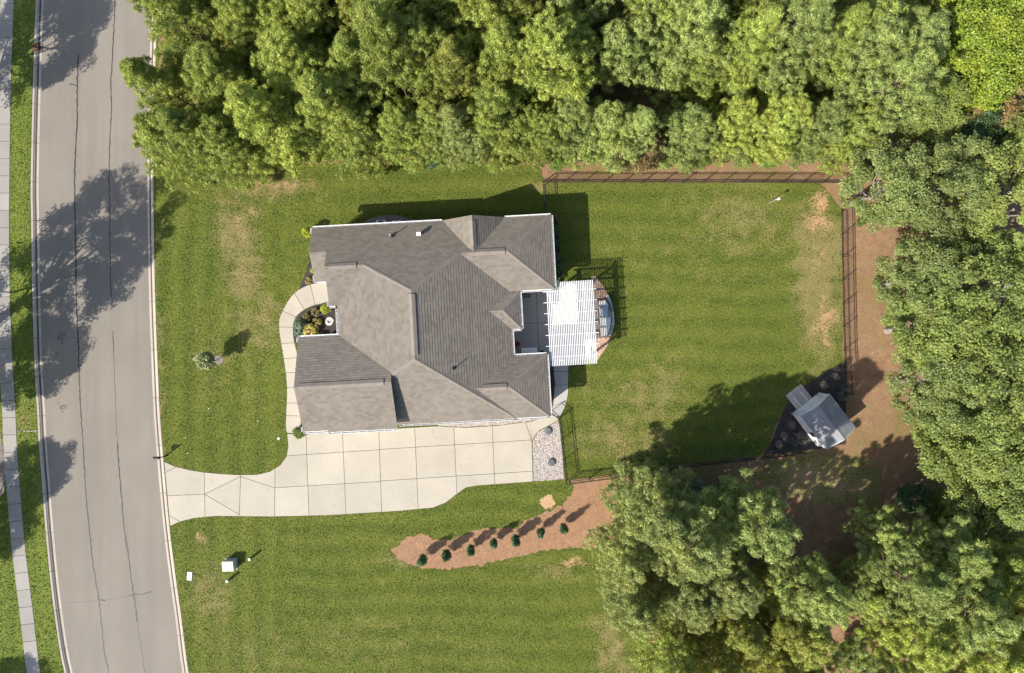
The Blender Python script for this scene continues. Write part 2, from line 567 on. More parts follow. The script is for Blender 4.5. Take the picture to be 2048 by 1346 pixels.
M['verge'] = lawn_material('verge grass', worn=[(52, 830, 20, 60, .6), (20, 1250, 40, 60, .2)], stripe='x', green1=(0.068, 0.100, 0.015), green2=(0.120, 0.148, 0.024))
M['pine'] = leaf_mat('pine needles', (0.198, 0.257, 0.053), (0.396, 0.471, 0.109), (0.462, 0.471, 0.090), .20)
M['pine_blue'] = leaf_mat('blue green pine needles', (0.187, 0.249, 0.072), (0.374, 0.451, 0.144), (0.429, 0.456, 0.117), .15)
M['pine_soft'] = leaf_mat('soft olive needles', (0.180, 0.226, 0.072), (0.366, 0.415, 0.144), (0.403, 0.410, 0.112), .12)
M['pine_yellow'] = leaf_mat('yellowing needles', (0.2, 0.235, 0.05), (0.38, 0.41, 0.095), (0.48, 0.45, 0.09), .15)
M['leaf'] = leaf_mat('oak leaves', (0.131, 0.19, 0.046), (0.274, 0.332, 0.088), (0.335, 0.345, 0.08), .18)
M['leaf_grey'] = leaf_mat('grey green leaves', (0.138, 0.192, 0.056), (0.278, 0.328, 0.106), (0.323, 0.338, 0.096), .15)
M['leaf_bright'] = leaf_mat('lime leaves', (.055, .095, .010), (.24, .31, .03), (.31, .34, .035), .15, .25)
M['leaf_mid'] = leaf_mat('fresh green leaves', (0.095, 0.172, 0.031), (0.188, 0.277, 0.051), (0.269, 0.307, 0.052), .15)
M['leaf_rust'] = leaf_mat('turning leaves', (0.182, 0.143, 0.058), (0.312, 0.260, 0.098), (0.364, 0.195, 0.091), .12)
M['leaf_dark'] = leaf_mat('dark glossy leaves', (0.029, 0.065, 0.023), (0.072, 0.130, 0.047), (0.104, 0.156, 0.052), .15, .15)
M['leaf_lime'] = leaf_mat('gold cypress foliage', (0.180, 0.234, 0.011), (0.306, 0.351, 0.020), (0.378, 0.378, 0.027), .08, .3)
M['leaf_gold'] = leaf_mat('golden twigs', (0.216, 0.180, 0.045), (0.378, 0.306, 0.081), (0.450, 0.378, 0.090), .15, .25)
M['leaf_teal'] = leaf_mat('blue green shrub leaves', (.05, .085, .055), (.13, .18, .11), (.17, .2, .11), .15, .15)
M['leaf_olive'] = leaf_mat('olive leaves', (0.101, 0.128, 0.040), (0.211, 0.230, 0.088), (0.265, 0.272, 0.104), .1, .25)
M['twig'] = mottled('dead brown twigs', (.16, .12, .10), (.26, .205, .17), (.10, .075, .06), 5, 20, .95, .3)

# ------------------------------------------------------------------ the setting: ground, road, kerbs, pavement, lawns
road_w = smooth_line([(95, -260), (90, -120), (85, 0), (79, 178), (75, 357), (75.5, 420), (78, 586), (82, 723), (88, 827), (90.5, 880), (97.5, 968), (104.7, 1062), (117, 1185), (132, 1293), (143, 1346), (172, 1480), (215, 1640)], 24)
road_e = smooth_line([(316, -260), (309, -120), (303, 0), (297, 150), (294, 300), (294, 420), (297, 586), (301.6, 716), (306.5, 827), (310.5, 880), (317.7, 968), (326.7, 1062), (337.5, 1149), (350, 1239), (364, 1346), (390, 1480), (430, 1640)], 24)

def offset_line(line, d):
    out = []
    for i, p in enumerate(line):
        a, b = Vector(line[max(i - 1, 0)]), Vector(line[min(i + 1, len(line) - 1)])
        t = (b - a).normalized()
        out.append((p[0] - t.y * d, p[1] + t.x * d))
    return out

# +d is towards -x for a line running down the picture
kerb_w_out = offset_line(road_w, 14.5)
kerb_e_out = offset_line(road_e, -13.5)
FAR = 420.0
ge = [(at(*p).x, at(*p).y) for p in kerb_e_out]
gw = [(at(*p).x, at(*p).y) for p in kerb_w_out]
def ground_sheet():
    # one sheet to the horizon with the sunken strip of the road left out of it
    pts_e = [(ge[0][0] + 4, FAR), ] + ge + [(ge[-1][0] + 4, -FAR), (FAR, -FAR), (FAR, FAR)]
    pts_w = [(gw[0][0] + 4, FAR), ] + gw + [(gw[-1][0] + 4, -FAR), (-FAR, -FAR), (-FAR, FAR)]
    vs_, fs = [], []
    bm = bmesh.new()
    for pts in (pts_e, pts_w):
        bv = [bm.verts.new((x, y, -.02)) for x, y in pts]
        es = [bm.edges.new((bv[i], bv[(i + 1) % len(bv)])) for i in range(len(bv))]
        bmesh.ops.triangle_fill(bm, use_beauty=True, edges=es)
    for f in bm.faces:
        f.normal_update()
        if f.normal.z < 0: f.normal_flip()
    me = bpy.data.meshes.new('ground')
    bm.to_mesh(me); bm.free()
    me.materials.append(M['soil'])
    return link(bpy.data.objects.new('ground', me))
tag(ground_sheet(), 'red brown leaf-littered soil under the trees', 'ground', kind='structure')

lw = [(at(*p).x, at(*p).y) for p in road_w]
le = [(at(*p).x, at(*p).y) for p in road_e]
lw = [(lw[0][0] - 6, FAR)] + lw + [(lw[-1][0] + 14, -FAR)]
le = [(le[0][0] - 6, FAR)] + le + [(le[-1][0] + 14, -FAR)]
vs_ = [(x - .03, y, -.115) for x, y in lw] + [(x + .03, y, -.115) for x, y in le]
n = len(lw)
road = mesh_obj('road', vs_, [(i + 1, n + i + 1, n + i, i) for i in range(n - 1)], M['asphalt'])
tag(road, 'worn pale grey asphalt road running past the house', 'road', kind='structure')

def ribbon(name, line_px, w, z, mat, parent, wob=0.0, seed=1):
    r = random.Random(seed)
    pts = [at(*p) for p in line_px]
    vs_ = []
    for i, p in enumerate(pts):
        t = (pts[min(i + 1, len(pts) - 1)] - pts[max(i - 1, 0)])
        t.z = 0
        t.normalize()
        s = Vector((-t.y, t.x, 0))
        c = p + s * r.gauss(0, wob)
        ww = w * r.uniform(.65, 1.3)
        vs_ += [(c.x - s.x * ww / 2, c.y - s.y * ww / 2, z), (c.x + s.x * ww / 2, c.y + s.y * ww / 2, z)]
    fs = [(2 * i, 2 * i + 1, 2 * i + 3, 2 * i + 2) for i in range(len(pts) - 1)]
    return mesh_obj(name, vs_, fs, mat, parent)

Z_TAR = -.111
seams = [([(156, 108), (153, 150), (152, 250), (148, 340), (148, 420), (149, 470), (150, 520), (151, 600), (155, 690), (158, 790), (162, 850), (165, 900)], .10),
         ([(165, 900), (168, 960), (172, 1010), (178, 1070), (186, 1140), (196, 1200), (202, 1260), (208, 1310), (216, 1346), (232, 1420)], .10),
         ([(228, -30), (228, 20), (225, 80), (222, 140), (220, 160), (221, 210), (219, 260), (217, 315), (217, 380), (218, 440), (219, 520), (221, 595)], .07),
         ([(224, 662), (226, 705)], .06), ([(233, 885), (236, 930), (241, 990), (247, 1060), (255, 1110), (261, 1160), (267, 1200), (273, 1245)], .10),
         ([(226, 705), (229, 800), (233, 885)], .03), ([(273, 1245), (281, 1300), (288, 1346), (300, 1420)], .035),
         ([(138, 167), (145, 168.5), (152, 170)], .09), ([(196, 1201), (201, 1202), (208, 1203)], .09), ([(257, 1192), (268, 1190), (285, 1189), (295, 1185), (302, 1184.5)], .09),
         ([(125, 1207), (160, 1205), (196, 1203)], .02), ([(208, 1201), (257, 1194)], .025)]
for i, (l, w) in enumerate(seams):
    ribbon('tar_seam', smooth_line(l, 5), w, Z_TAR + (i % 3) * .001, M['tar'], road, .022, i)
for (cx, cy, nblob, spread) in ((122, 673, 34, 9), (124, 815, 22, 8), (112, 708, 6, 5)):
    mb = MB()
    r = random.Random(cx + cy)
    for k in range(nblob):
        p = at(cx + r.gauss(0, spread * .5), cy + r.gauss(0, spread * .5))
        rad = r.uniform(.03, .11)
        a0 = r.random() * 6
        mb.add([(p.x + rad * r.uniform(.6, 1.2) * math.cos(a0 + j * 1.047), p.y + rad * r.uniform(.6, 1.2) * math.sin(a0 + j * 1.047), Z_TAR + k * .00003) for j in range(6)], [(0, 1, 2, 3, 4, 5)])
    tag(mb.build('oil_drips', M['stain'], road), kind='stuff')

def sections_along(line, length_px):
    """Cut a pixel polyline into pieces of about the given length."""
    out, cur, acc = [], [line[0]], 0
    for a, b in zip(line[:-1], line[1:]):
        d = math.dist(a, b)
        while acc + d >= length_px:
            t = (length_px - acc) / d
            m = (a[0] + (b[0] - a[0]) * t, a[1] + (b[1] - a[1]) * t)
            cur.append(m)
            out.append(cur)
            cur, a, acc = [m], m, 0
            d = math.dist(a, b)
        cur.append(b)
        acc += d
    if len(cur) > 1 and acc > length_px * .2: out.append(cur)
    return out

def strip(name, line, prof, mat, parent, gap=.018):
    """Sweep a cross profile (offset in m to the left of travel, z) along a short pixel polyline, ends pulled in for the joint."""
    pts = [at(*p) for p in line]
    d0, d1 = (pts[1] - pts[0]).normalized(), (pts[-1] - pts[-2]).normalized()
    pts[0] = pts[0] + d0 * gap
    pts[-1] = pts[-1] - d1 * gap
    k = len(prof)
    vs_, fs = [], []
    for i, p in enumerate(pts):
        t = (pts[min(i + 1, len(pts) - 1)] - pts[max(i - 1, 0)])
        t.normalize()
        s = Vector((-t.y, t.x, 0))
        for o, z in prof:
            vs_.append((p.x + s.x * o, p.y + s.y * o, z))
    for i in range(len(pts) - 1):
        for j in range(k):
            j2 = (j + 1) % k
            fs.append((i * k + j, (i + 1) * k + j, (i + 1) * k + j2, i * k + j2))
    fs.append(tuple(range(k)))
    fs.append(tuple((len(pts) - 1) * k + j for j in range(k))[::-1])
    o = mesh_obj(name, vs_, fs, mat, parent)
    bm = bmesh.new(); bm.from_mesh(o.data)
    bmesh.ops.recalc_face_normals(bm, faces=bm.faces)
    bm.to_mesh(o.data); bm.free()
    return o

kprof = [(-.02, -.20), (-.02, -.112), (.26, -.100), (.34, -.055), (.41, .004), (.55, .020), (.56, .018), (.56, -.20)]
kw = tag(strip('kerb', [(85, 0), (84.9, 1)], [(0, -.2), (0, -.19), (.4, -.19), (.4, -.2)], M['joint'], None), 'concrete kerb and gutter along the pavement side of the road', 'kerb', kind='structure')
ke = tag(strip('kerb', [(303, 0), (302.9, 1)], [(0, -.2), (0, -.19), (.4, -.19), (.4, -.2)], M['joint'], None), 'concrete kerb and gutter along the driveway side of the road', 'kerb', kind='structure')
for s in sections_along(road_w, 78):
    strip('kerb_section', s, [(-o, z) for o, z in kprof], M['kerb'], kw)
for s in sections_along(road_e, 96):
    strip('kerb_section', s, kprof, M['kerb'], ke)
# dark joint bed just under the kerb sections
for parent, line, sgn in ((kw, road_w, -1), (ke, road_e, 1)):
    strip('kerb_footing', line, [(.0, -.19), (.0, -.135), (sgn * .54, -.03), (sgn * .54, -.19)], M['joint'], parent, 0)

walk_r = smooth_line([(32, -200), (28, 0), (22, 178), (19, 386), (18.6, 440), (20, 586), (25, 716), (31.6, 827), (33.5, 880), (39.7, 968), (48.7, 1077), (59.6, 1170), (68.6, 1243), (81, 1346), (105, 1480)], 20)
sidewalk = tag(strip('sidewalk', walk_r, [(0, -.1), (0, -.012), (-1.13, -.012), (-1.13, -.1)], M['joint'], None, 0), 'narrow concrete pavement between the verge and the far lawn', 'pavement', kind='structure')
for s in sections_along(walk_r, 34.5):
    strip('slab', s, [(-.006, -.05), (-.006, .025), (-1.124, .025), (-1.124, -.05)], M['walk'], sidewalk, .018)
ribbon('verge_path', [(33, 862), (52, 863), (73, 862)], .10, .008, M['walk'], sidewalk, 0, 2)

walk_l = offset_line(walk_r, 27.2)
verge = sheet('lawn', kerb_w_out[::1] + walk_r[::-1], 0.0, M['verge'])
tag(verge, 'strip of verge grass between the pavement and the kerb', 'grass', kind='structure')
far_l = sheet('lawn', walk_l + [(-700, 1500), (-700, -210)], 0.001, M['verge'])
tag(far_l, 'bright lawn on the far side of the pavement', 'grass', kind='structure')
mb_px = ragged([(-60, 880), (3, 868), (10, 930), (8, 985), (-20, 1010), (-70, 1000)], 1.5, 8, 3)
tag(sheet('mulch_bed', mb_px, .012, M['mulch_grey']), 'faded mulch bed under the street tree beside the pavement', 'mulch bed', kind='structure')

# the big lawn of the lot: from the kerb round the house, back to the fence and down past the driveway
lawn_px = ([p for p in kerb_e_out if -40 < p[1] < 1560][::-1])
lawn_px = [(p[0], p[1]) for p in lawn_px]
top = ragged([(312, -30), (318, 150), (322, 240), (400, 300), (520, 330), (640, 328), (700, 322), (790, 316), (880, 326), (960, 322), (1030, 326), (1078, 334), (1085, 364)], 2.0, 10, 5, False)
back = [(1085, 365), (1300, 365.5), (1500, 366), (1640, 366)]
east = ragged([(1640, 366), (1683, 420), (1684, 560), (1686, 700), (1688, 728)], 1.0, 20, 6, False)
bed_edge = [(1688, 728), (1640, 752), (1590, 790), (1568, 815), (1552, 850), (1540, 885), (1526, 908)]
south = [(1526, 910), (1400, 924), (1300, 936), (1207, 951), (1140, 960)]
sw = ragged([(1140, 962), (1152, 975), (1140, 1000), (1120, 1030), (1180, 1080), (1225, 1120), (1255, 1180), (1285, 1250), (1305, 1320), (1310, 1400), (1320, 1560)], 2.5, 9, 8, False)
lawn_px = lawn_px + top + back + east + bed_edge + south + sw
lawn = sheet('lawn', lawn_px, 0.0, M['lawn'])
tag(lawn, 'mown green lawn around the house with worn straw patches', 'lawn', kind='structure')

clearing_px = ragged([(1545, 925), (1620, 912), (1690, 905), (1740, 920), (1770, 960), (1745, 1000), (1700, 1010), (1640, 1005), (1580, 990), (1540, 960)], 6, 8, 12)
M['thin_grass'] = lawn_material('thin shaded grass', worn=[(1650, 960, 140, 70, .9)], bare=[(1650, 960, 160, 90, .62)], stripe='x', green1=(.085, .10, .022), green2=(.15, .155, .04), straw=(.30, .235, .10), soil=(.24, .155, .10))
tag(sheet('grass_patch', clearing_px, -.012, M['thin_grass']), 'thin yellowed grass in the shaded clearing behind the shed', 'grass', kind='structure')

# ------------------------------------------------------------------ driveway, walkway, patio: slabs cut by their joints
def slab_area(name, outline, cuts, z, mat, label, cat, thick=.07, gap=.019, joint_z=None):
    base = sheet(name, outline, z - .020, M['joint'])
    tag(base, label, cat, kind='structure')
    bm = bmesh.new()
    bv = [bm.verts.new(at(*p)) for p in outline]
    bm.faces.new(bv)
    for (p0, p1, cond) in cuts:
        a, b = at(*p0), at(*p1)
        t = (b - a).normalized()
        nrm = Vector((-t.y, t.x, 0))
        fs = []
        for f in bm.faces:
            c = f.calc_center_median()
            c = f.calc_center_bounds()
            if cond is None or cond(c.x / SC + 1024, 673 - c.y / SC): fs.append(f)
        geom = list({e for f in fs for e in f.edges}) + list({v for f in fs for v in f.verts}) + fs
        bmesh.ops.bisect_plane(bm, geom=geom, plane_co=a, plane_no=nrm)
    polys = [[v.co.copy() for v in f.verts] for f in bm.faces]
    bm.free()
    for poly in polys:
        b2 = bmesh.new()
        f = b2.faces.new([b2.verts.new(v) for v in poly])
        f.normal_update()
        if f.normal.z < 0: f.normal_flip()
        if f.calc_area() < .02:
            b2.free(); continue
        r_ = bmesh.ops.inset_region(b2, faces=[f], thickness=gap, use_even_offset=True, use_boundary=True)
        b2.faces.ensure_lookup_table()
        bmesh.ops.delete(b2, geom=[g for g in r_['faces']], context='FACES')
        lo = [v for v in b2.verts if not v.link_faces]
        bmesh.ops.delete(b2, geom=lo, context='VERTS')
        b2.faces.ensure_lookup_table()
        f = b2.faces[0]
        cen = f.calc_center_bounds()
        for v in b2.verts: v.co.z = z
        ex = bmesh.ops.extrude_face_region(b2, geom=[f])
        nf = [g for g in ex['geom'] if isinstance(g, bmesh.types.BMFace)]
        for v in {v for g in nf for v in g.verts}: v.co.z = z
        for v in b2.verts:
            if not any(v in g.verts for g in nf): v.co.z = z - thick
        bmesh.ops.translate(b2, verts=b2.verts, vec=(-cen.x, -cen.y, 0))
        bmesh.ops.recalc_face_normals(b2, faces=b2.faces)
        me = bpy.data.meshes.new('slab')
        b2.to_mesh(me); b2.free()
        me.materials.append(mat)
        o = link(bpy.data.objects.new('slab', me), base)
        o.location = (cen.x, cen.y, 0)
    return base

ke_drive = [p for p in kerb_e_out if 924 < p[1] < 1050]
drive_px = ([(328.5, 923), (350.5, 933), (380, 940), (408.6, 944.6), (440, 947.5), (477, 949.7), (514.8, 949), (540, 943), (560, 930.7), (573, 913), (576.7, 893), (574.5, 868)]
            + [(604, 867), (654, 864), (794, 857), (876, 852), (933, 855), (994, 851), (1060, 843), (1076, 838), (1102, 829), (1119, 835), (1115, 841), (1096, 852), (1080, 860), (1069, 871), (1064, 885)]
            + [(1066, 963), (954.8, 971), (932, 975), (914, 987.6), (891.6, 1005), (866, 1015.4), (836, 1018), (800, 1021.7), (653.7, 1030.5), (547.6, 1033), (431, 1032), (388, 1036), (360.6, 1043), (340.5, 1052)])
def z8(x, y): return (300 + x / 3.958, 860 + y / 3.958)
def z7(x, y): return (740 + x / 3.958, 860 + y / 3.958)
W_ = lambda lo, hi: (lambda x, y: lo < x < hi)
cuts = [(z8(430, 335), z8(437, 690), None), (z8(718, 370), z8(708, 668), None), (z8(991, 318), z8(987, 680), None), (z8(1236, 50), z8(1260, 680), None),
        (z8(1525, 40), z8(1552, 660), None), (z7(70, 0), z7(93, 645), None), (z7(355, 0), z7(382, 625), None),
        (z7(665, 0), z7(688, 500), None), (z7(970, 0), z7(988, 430), None), ((1064, 885), (1050, 840), lambda x, y: x > 1030 and y < 905),
        (z8(1090, 203), z8(1979, 145), lambda x, y: 545 < x < 745), (z7(0, 158), z7(1280, 78), lambda x, y: 745 <= x < 1070 and y > 800),
        (z8(990, 457), z8(1979, 397), lambda x, y: 548 < x < 745), (z7(0, 408), z7(1290, 325), lambda x, y: 745 <= x),
        (z8(130, 520), z8(430, 507), lambda x, y: x < 408), (z8(437, 505), z8(712, 370), lambda x, y: 410 < x < 478 and y < 1000),
        (z8(437, 510), z8(702, 666), lambda x, y: 410 < x < 478 and y > 965), (z8(728, 372), z8(990, 457), lambda x, y: 480 < x < 548 and y < 1000),
        (z8(122, 337), z8(210, 292), lambda x, y: x < 408 and y < 970), (z8(160, 680), z8(240, 725), lambda x, y: x < 408 and y > 990)]
slab_area('driveway', drive_px, cuts, .030, M['concrete'], 'wide pale concrete driveway laid in large slabs', 'driveway')

walk_out = smooth_line([(574.5, 866), (571.5, 850), (574, 789), (572.7, 756.6), (567.7, 718.7), (562.6, 688), (558.2, 658), (558.8, 638), (565.6, 621.8), (576, 602), (588.5, 586.4), (605, 575), (620.7, 568.7), (634, 565.6), (648, 564.6), (676, 562)], 7)
walk_in = smooth_line([(676, 602), (655, 603.5), (642.6, 607.5), (630, 610), (617.6, 614.5), (602, 624), (591.6, 634.5), (587, 646.7), (586.4, 660), (588.5, 683), (594, 705), (598, 730), (600, 760), (601, 800), (602, 840), (603, 866)], 7)
wcuts = [(z8(1078, 27), z8(1250, 27), None)]
wcuts = [((560, 830.5), (612, 832.5), None), ((560, 806), (612, 806), None), ((560, 775), (612, 775), None),
         ((560, 746), (612, 744), None), ((560, 718), (612, 714), None), ((555, 688), (612, 683.5), None),
         ((552, 653.8), (592, 654.5), None), ((566.5, 622), (591, 633.5), None), ((589, 587), (608.5, 618), None), ((621, 569), (630.5, 610), None)]
slab_area('walkway', walk_out + walk_in, wcuts, .024, M['concrete'], 'curved concrete walkway sweeping from driveway to front porch', 'walkway')

patio_px = [(1012, 572), (1120, 566), (1186, 563), (1196, 603), (1198, 640), (1196, 680), (1190, 716), (1160, 722), (1137, 728), (1136, 769), (1136.5, 786), (1131, 812), (1119.5, 834), (1102, 828), (1107, 803), (1109.6, 767), (1107, 734), (1100, 716), (1012, 716)]
pcuts = [((1012, 648.5), (1200, 641), None), ((1072, 570), (1078, 716), None), ((1132, 565), (1139, 722), None), ((1100, 730), (1140, 728.5), None), ((1100, 743), (1140, 743), None), ((1100, 770), (1140, 770), None), ((1104, 812), (1136, 800), None)]
slab_area('patio', patio_px, pcuts, .026, M['patio'], 'grey concrete patio in the corner of the house under the pergola', 'patio')

# beds
straw_px = ragged([(782, 1100), (812, 1076), (842, 1068), (856, 1072), (872, 1082), (905, 1078), (935, 1068), (950, 1058), (985, 1056), (1030, 1058), (1055, 1040), (1080, 1030), (1105, 1020), (1135, 1000), (1152, 975), (1150, 964), (1290, 940), (1330, 1000), (1300, 1100), (1240, 1130), (1205, 1100), (1190, 1096), (1150, 1094), (1110, 1098), (1070, 1104), (1020, 1116), (960, 1130), (900, 1138), (850, 1136), (812, 1126), (795, 1116)], 1.6, 5, 9)
tag(sheet('pine_straw_bed', straw_px, .010, M['straw_bed']), 'tan pine straw bed holding the row of young hollies', 'bed', kind='structure')
clay_px = [(1096 + (16 + random.uniform(-5, 4)) * math.cos(a), 1005 + (14 + random.uniform(-5, 4)) * math.sin(a)) for a in [k * 2 * math.pi / 44 for k in range(44)]]
tag(sheet('clay_patch', clay_px, .018, M['sand']), 'round patch of bare orange clay in the grass by the pine straw', 'soil', kind='structure')
front_bed = [(676, 602), (655, 603.5), (642.6, 608), (630, 611), (617.6, 615.5), (602, 625), (591.6, 635.5), (587.5, 647), (587, 660), (589, 683), (600, 690), (676, 690)]
tag(sheet('mulch_bed', front_bed, .014, M['mulch']), 'black mulch bed of shrubs inside the curve of the front walkway', 'mulch bed', kind='structure')
nw_bed = smooth_line([(650, 564), (634, 566), (620, 569.5), (605, 576), (598, 580), (606, 560), (616, 530), (624, 508), (632, 480), (640, 470), (660, 500), (660, 560)], 8, True)
tag(sheet('mulch_bed', nw_bed, .015, M['mulch']), 'narrow black mulch strip at the corner of the house above the front walkway', 'mulch bed', kind='structure')
ac_bed = smooth_line([(690, 462), (720, 447), (745, 436), (765, 431), (790, 431), (815, 436), (845, 441), (880, 444), (910, 446), (910, 470), (690, 476)], 8, True)
tag(sheet('mulch_bed', ac_bed, .010, M['mulch_grey']), 'faded mulch bed around the two air conditioners', 'mulch bed', kind='structure')
east_bed = smooth_line([(1085, 440), (1112, 436), (1118, 470), (1120, 520), (1123, 550), (1118, 575), (1090, 580)], 10, True)
tag(sheet('mulch_bed', east_bed, .012, M['mulch']), 'black mulch bed with dark shrubs along the back of the house', 'mulch bed', kind='structure')
se_bed = [(1080, 738), (1106, 738), (1109, 767), (1106.5, 803), (1101, 826), (1080, 830)]
tag(sheet('mulch_bed', se_bed, .012, M['mulch']), 'black mulch strip between the house and the side path', 'mulch bed', kind='structure')
shed_bed = smooth_line([(1692, 722), (1660, 738), (1625, 760), (1596, 785), (1573, 808), (1557, 845), (1545, 880), (1526, 909)], 8) + [(1570, 906), (1640, 897), (1692, 888)]
tag(sheet('mulch_bed', shed_bed, .012, M['mulch']), 'black mulch bed around the garden shed', 'mulch bed', kind='structure')
sw_bed = [(603.5, 866), (603, 842), (607, 842), (612, 858), (655, 856), (655, 863.5), (640, 866)]
tag(sheet('mulch_bed', sw_bed, .036, M['mulch']), 'tiny mulch pocket at the driveway corner of the garage', 'mulch bed', kind='structure')
rock_bed = smooth_line([(1183, 553), (1198, 562), (1211, 580), (1221, 602), (1227, 630), (1227, 655), (1222, 675), (1211, 697), (1200, 713), (1192, 722), (1186, 700), (1192, 640)], 6, True)
tag(sheet('rock_bed', rock_bed, .016, M['brownstone']), 'brown stone bed curving behind the outdoor counter', 'rock bed', kind='structure')
tree_ring = [(437 + 9.5 * math.cos(k * .4), 720.5 + 9.5 * math.sin(k * .4)) for k in range(16)]
tag(sheet('mulch_ring', tree_ring, .014, M['mulch_grey']), 'round faded mulch ring under the young lawn tree', 'mulch bed', kind='structure')
gravel_px = [(1116, 842), (1097, 853), (1081, 861), (1070, 872), (1065.5, 886), (1067.5, 962), (1128, 958), (1124, 900), (1119, 850)]
gb = tag(sheet('gravel_bed', gravel_px, .010, M['gravel_base']), 'river gravel bed beside the driveway end with two round lids', 'gravel bed', kind='structure')
strip_px = [(876, 846), (876, 851), (933, 853.5), (994, 850), (1060, 842), (1076, 836.5), (1098, 828), (1098, 815), (1000, 830)]
gb2 = tag(sheet('gravel_bed', strip_px, .036, M['gravel_base']), 'narrow gravel strip under the eave beside the driveway', 'gravel bed', kind='structure')

def stones(name, poly, n, z, parent, smin=.03, smax=.062, mat='gravel', seed=3):
    r = random.Random(seed)
    xs, ys = [p[0] for p in poly], [p[1] for p in poly]
    mb = MB()
    k = 0
    while k < n:
        x, y = r.uniform(min(xs), max(xs)), r.uniform(min(ys), max(ys))
        if not inside((x, y), poly): continue
        k += 1
        p = at(x, y)
        s = r.uniform(smin, smax)
        a = r.random() * 3
        q = [Vector((s * r.uniform(.8, 1.3), 0, 0)), Vector((0, s * r.uniform(.6, 1), 0)), Vector((-s * r.uniform(.8, 1.3), 0, 0)), Vector((0, -s * r.uniform(.6, 1), 0)), Vector((r.uniform(-.3, .3) * s, r.uniform(-.3, .3) * s, s * .75))]
        Mz = Matrix.Rotation(a, 3, 'Z')
        mb.add([(p.x + (Mz @ v).x, p.y + (Mz @ v).y, z + v.z) for v in q], [(0, 1, 4), (1, 2, 4), (2, 3, 4), (3, 0, 4)])
    o = mesh_obj(name, mb.v, mb.f, M[mat], parent)
    return tag(o, kind='stuff')
stones('gravel_stones', gravel_px, 5200, .011, gb)
stones('gravel_stones', strip_px, 2600, .037, gb2, seed=4)
rb = [o for o in COL.objects if o.name.startswith('rock_bed')][0]
stones('bed_stones', rock_bed, 1500, .017, rb, .03, .06, 'brownstone', 5)

# ------------------------------------------------------------------ the house
TH = R(3.1)
EAVE = 3.3
h0 = at(626.9, 456.3, EAVE)
house = empty('house', (h0.x, h0.y, 0), 'single storey house with a many-gabled taupe shingle roof', 'house', rz=TH)
# house frame: a runs east along the back eave, b runs south; children use (a, -b, z)
def hp(a, b, z): return Vector((a, -b, z))
def H2W(a, b, z):
    return Vector((h0.x + a * math.cos(TH) + b * math.sin(TH), h0.y + a * math.sin(TH) - b * math.cos(TH), z))

def clip(poly, lo, hi):
    for s, lim in ((1, lo), (-1, -hi)):
        out = []
        for i in range(len(poly)):
            p, q = poly[i], poly[(i + 1) % len(poly)]
            dp, dq = s * p[1] - lim, s * q[1] - lim
            if dp >= 0: out.append(p)
            if (dp >= 0) != (dq >= 0):
                t = dp / (dp - dq)
                out.append((p[0] + (q[0] - p[0]) * t, p[1] + (q[1] - p[1]) * t))
        poly = out
        if not poly: break
    return poly

def slope(name, polys, parent, mat, row=.22, thick=.024, z0=EAVE, lift=0.0):
    """A roof plane laid in real overlapping courses: every course is thick at its butt and tucks under the next."""
    P = [Vector(p) for p in polys[0]]
    nrm = Vector((0, 0, 0))
    for i in range(len(P)):
        nrm += P[i].cross(P[(i + 1) % len(P)])
    nrm.normalize()
    if nrm.z < 0: nrm = -nrm
    up = (Vector((0, 0, 1)) - nrm * nrm.z).normalized()
    al = up.cross(nrm)
    O = P[0] + nrm * lift
    vs_, fs, uvs = [], [], []
    for poly in polys:
        q = [((Vector(p) - P[0]).dot(al), (Vector(p) - P[0]).dot(up)) for p in poly]
        v0 = min(p[1] for p in q)
        v1 = max(p[1] for p in q)
        k0 = math.floor(v0 / row)
        for k in range(k0, math.ceil(v1 / row)):
            c = clip(q, k * row, (k + 1) * row)
            if len(c) < 3: continue
            base = len(vs_)
            for (u, v) in c:
                h = thick * (1 - (v - k * row) / row) + .002
                vs_.append(O + al * u + up * v + nrm * h)
                uvs.append((u, v + .001))
            fs.append(tuple(range(base, base + len(c))))
            lows = [i for i, (u, v) in enumerate(c) if abs(v - k * row) < 1e-4]
            if len(lows) == 2:
                i, j = lows
                b2 = len(vs_)
                for (u, v) in (c[i], c[j]):
                    vs_.append(O + al * u + up * v - nrm * .004)
                    uvs.append((u, v + .001))
                fs.append((base + i, base + j, b2 + 1, b2))
    me = bpy.data.meshes.new(name)
    me.from_pydata([tuple(v) for v in vs_], [], fs)
    uvl = me.uv_layers.new(name='UVMap')
    for l in me.loops: uvl.data[l.index].uv = uvs[l.vertex_index]
    me.materials.append(mat)
    return link(bpy.data.objects.new(name, me), parent)

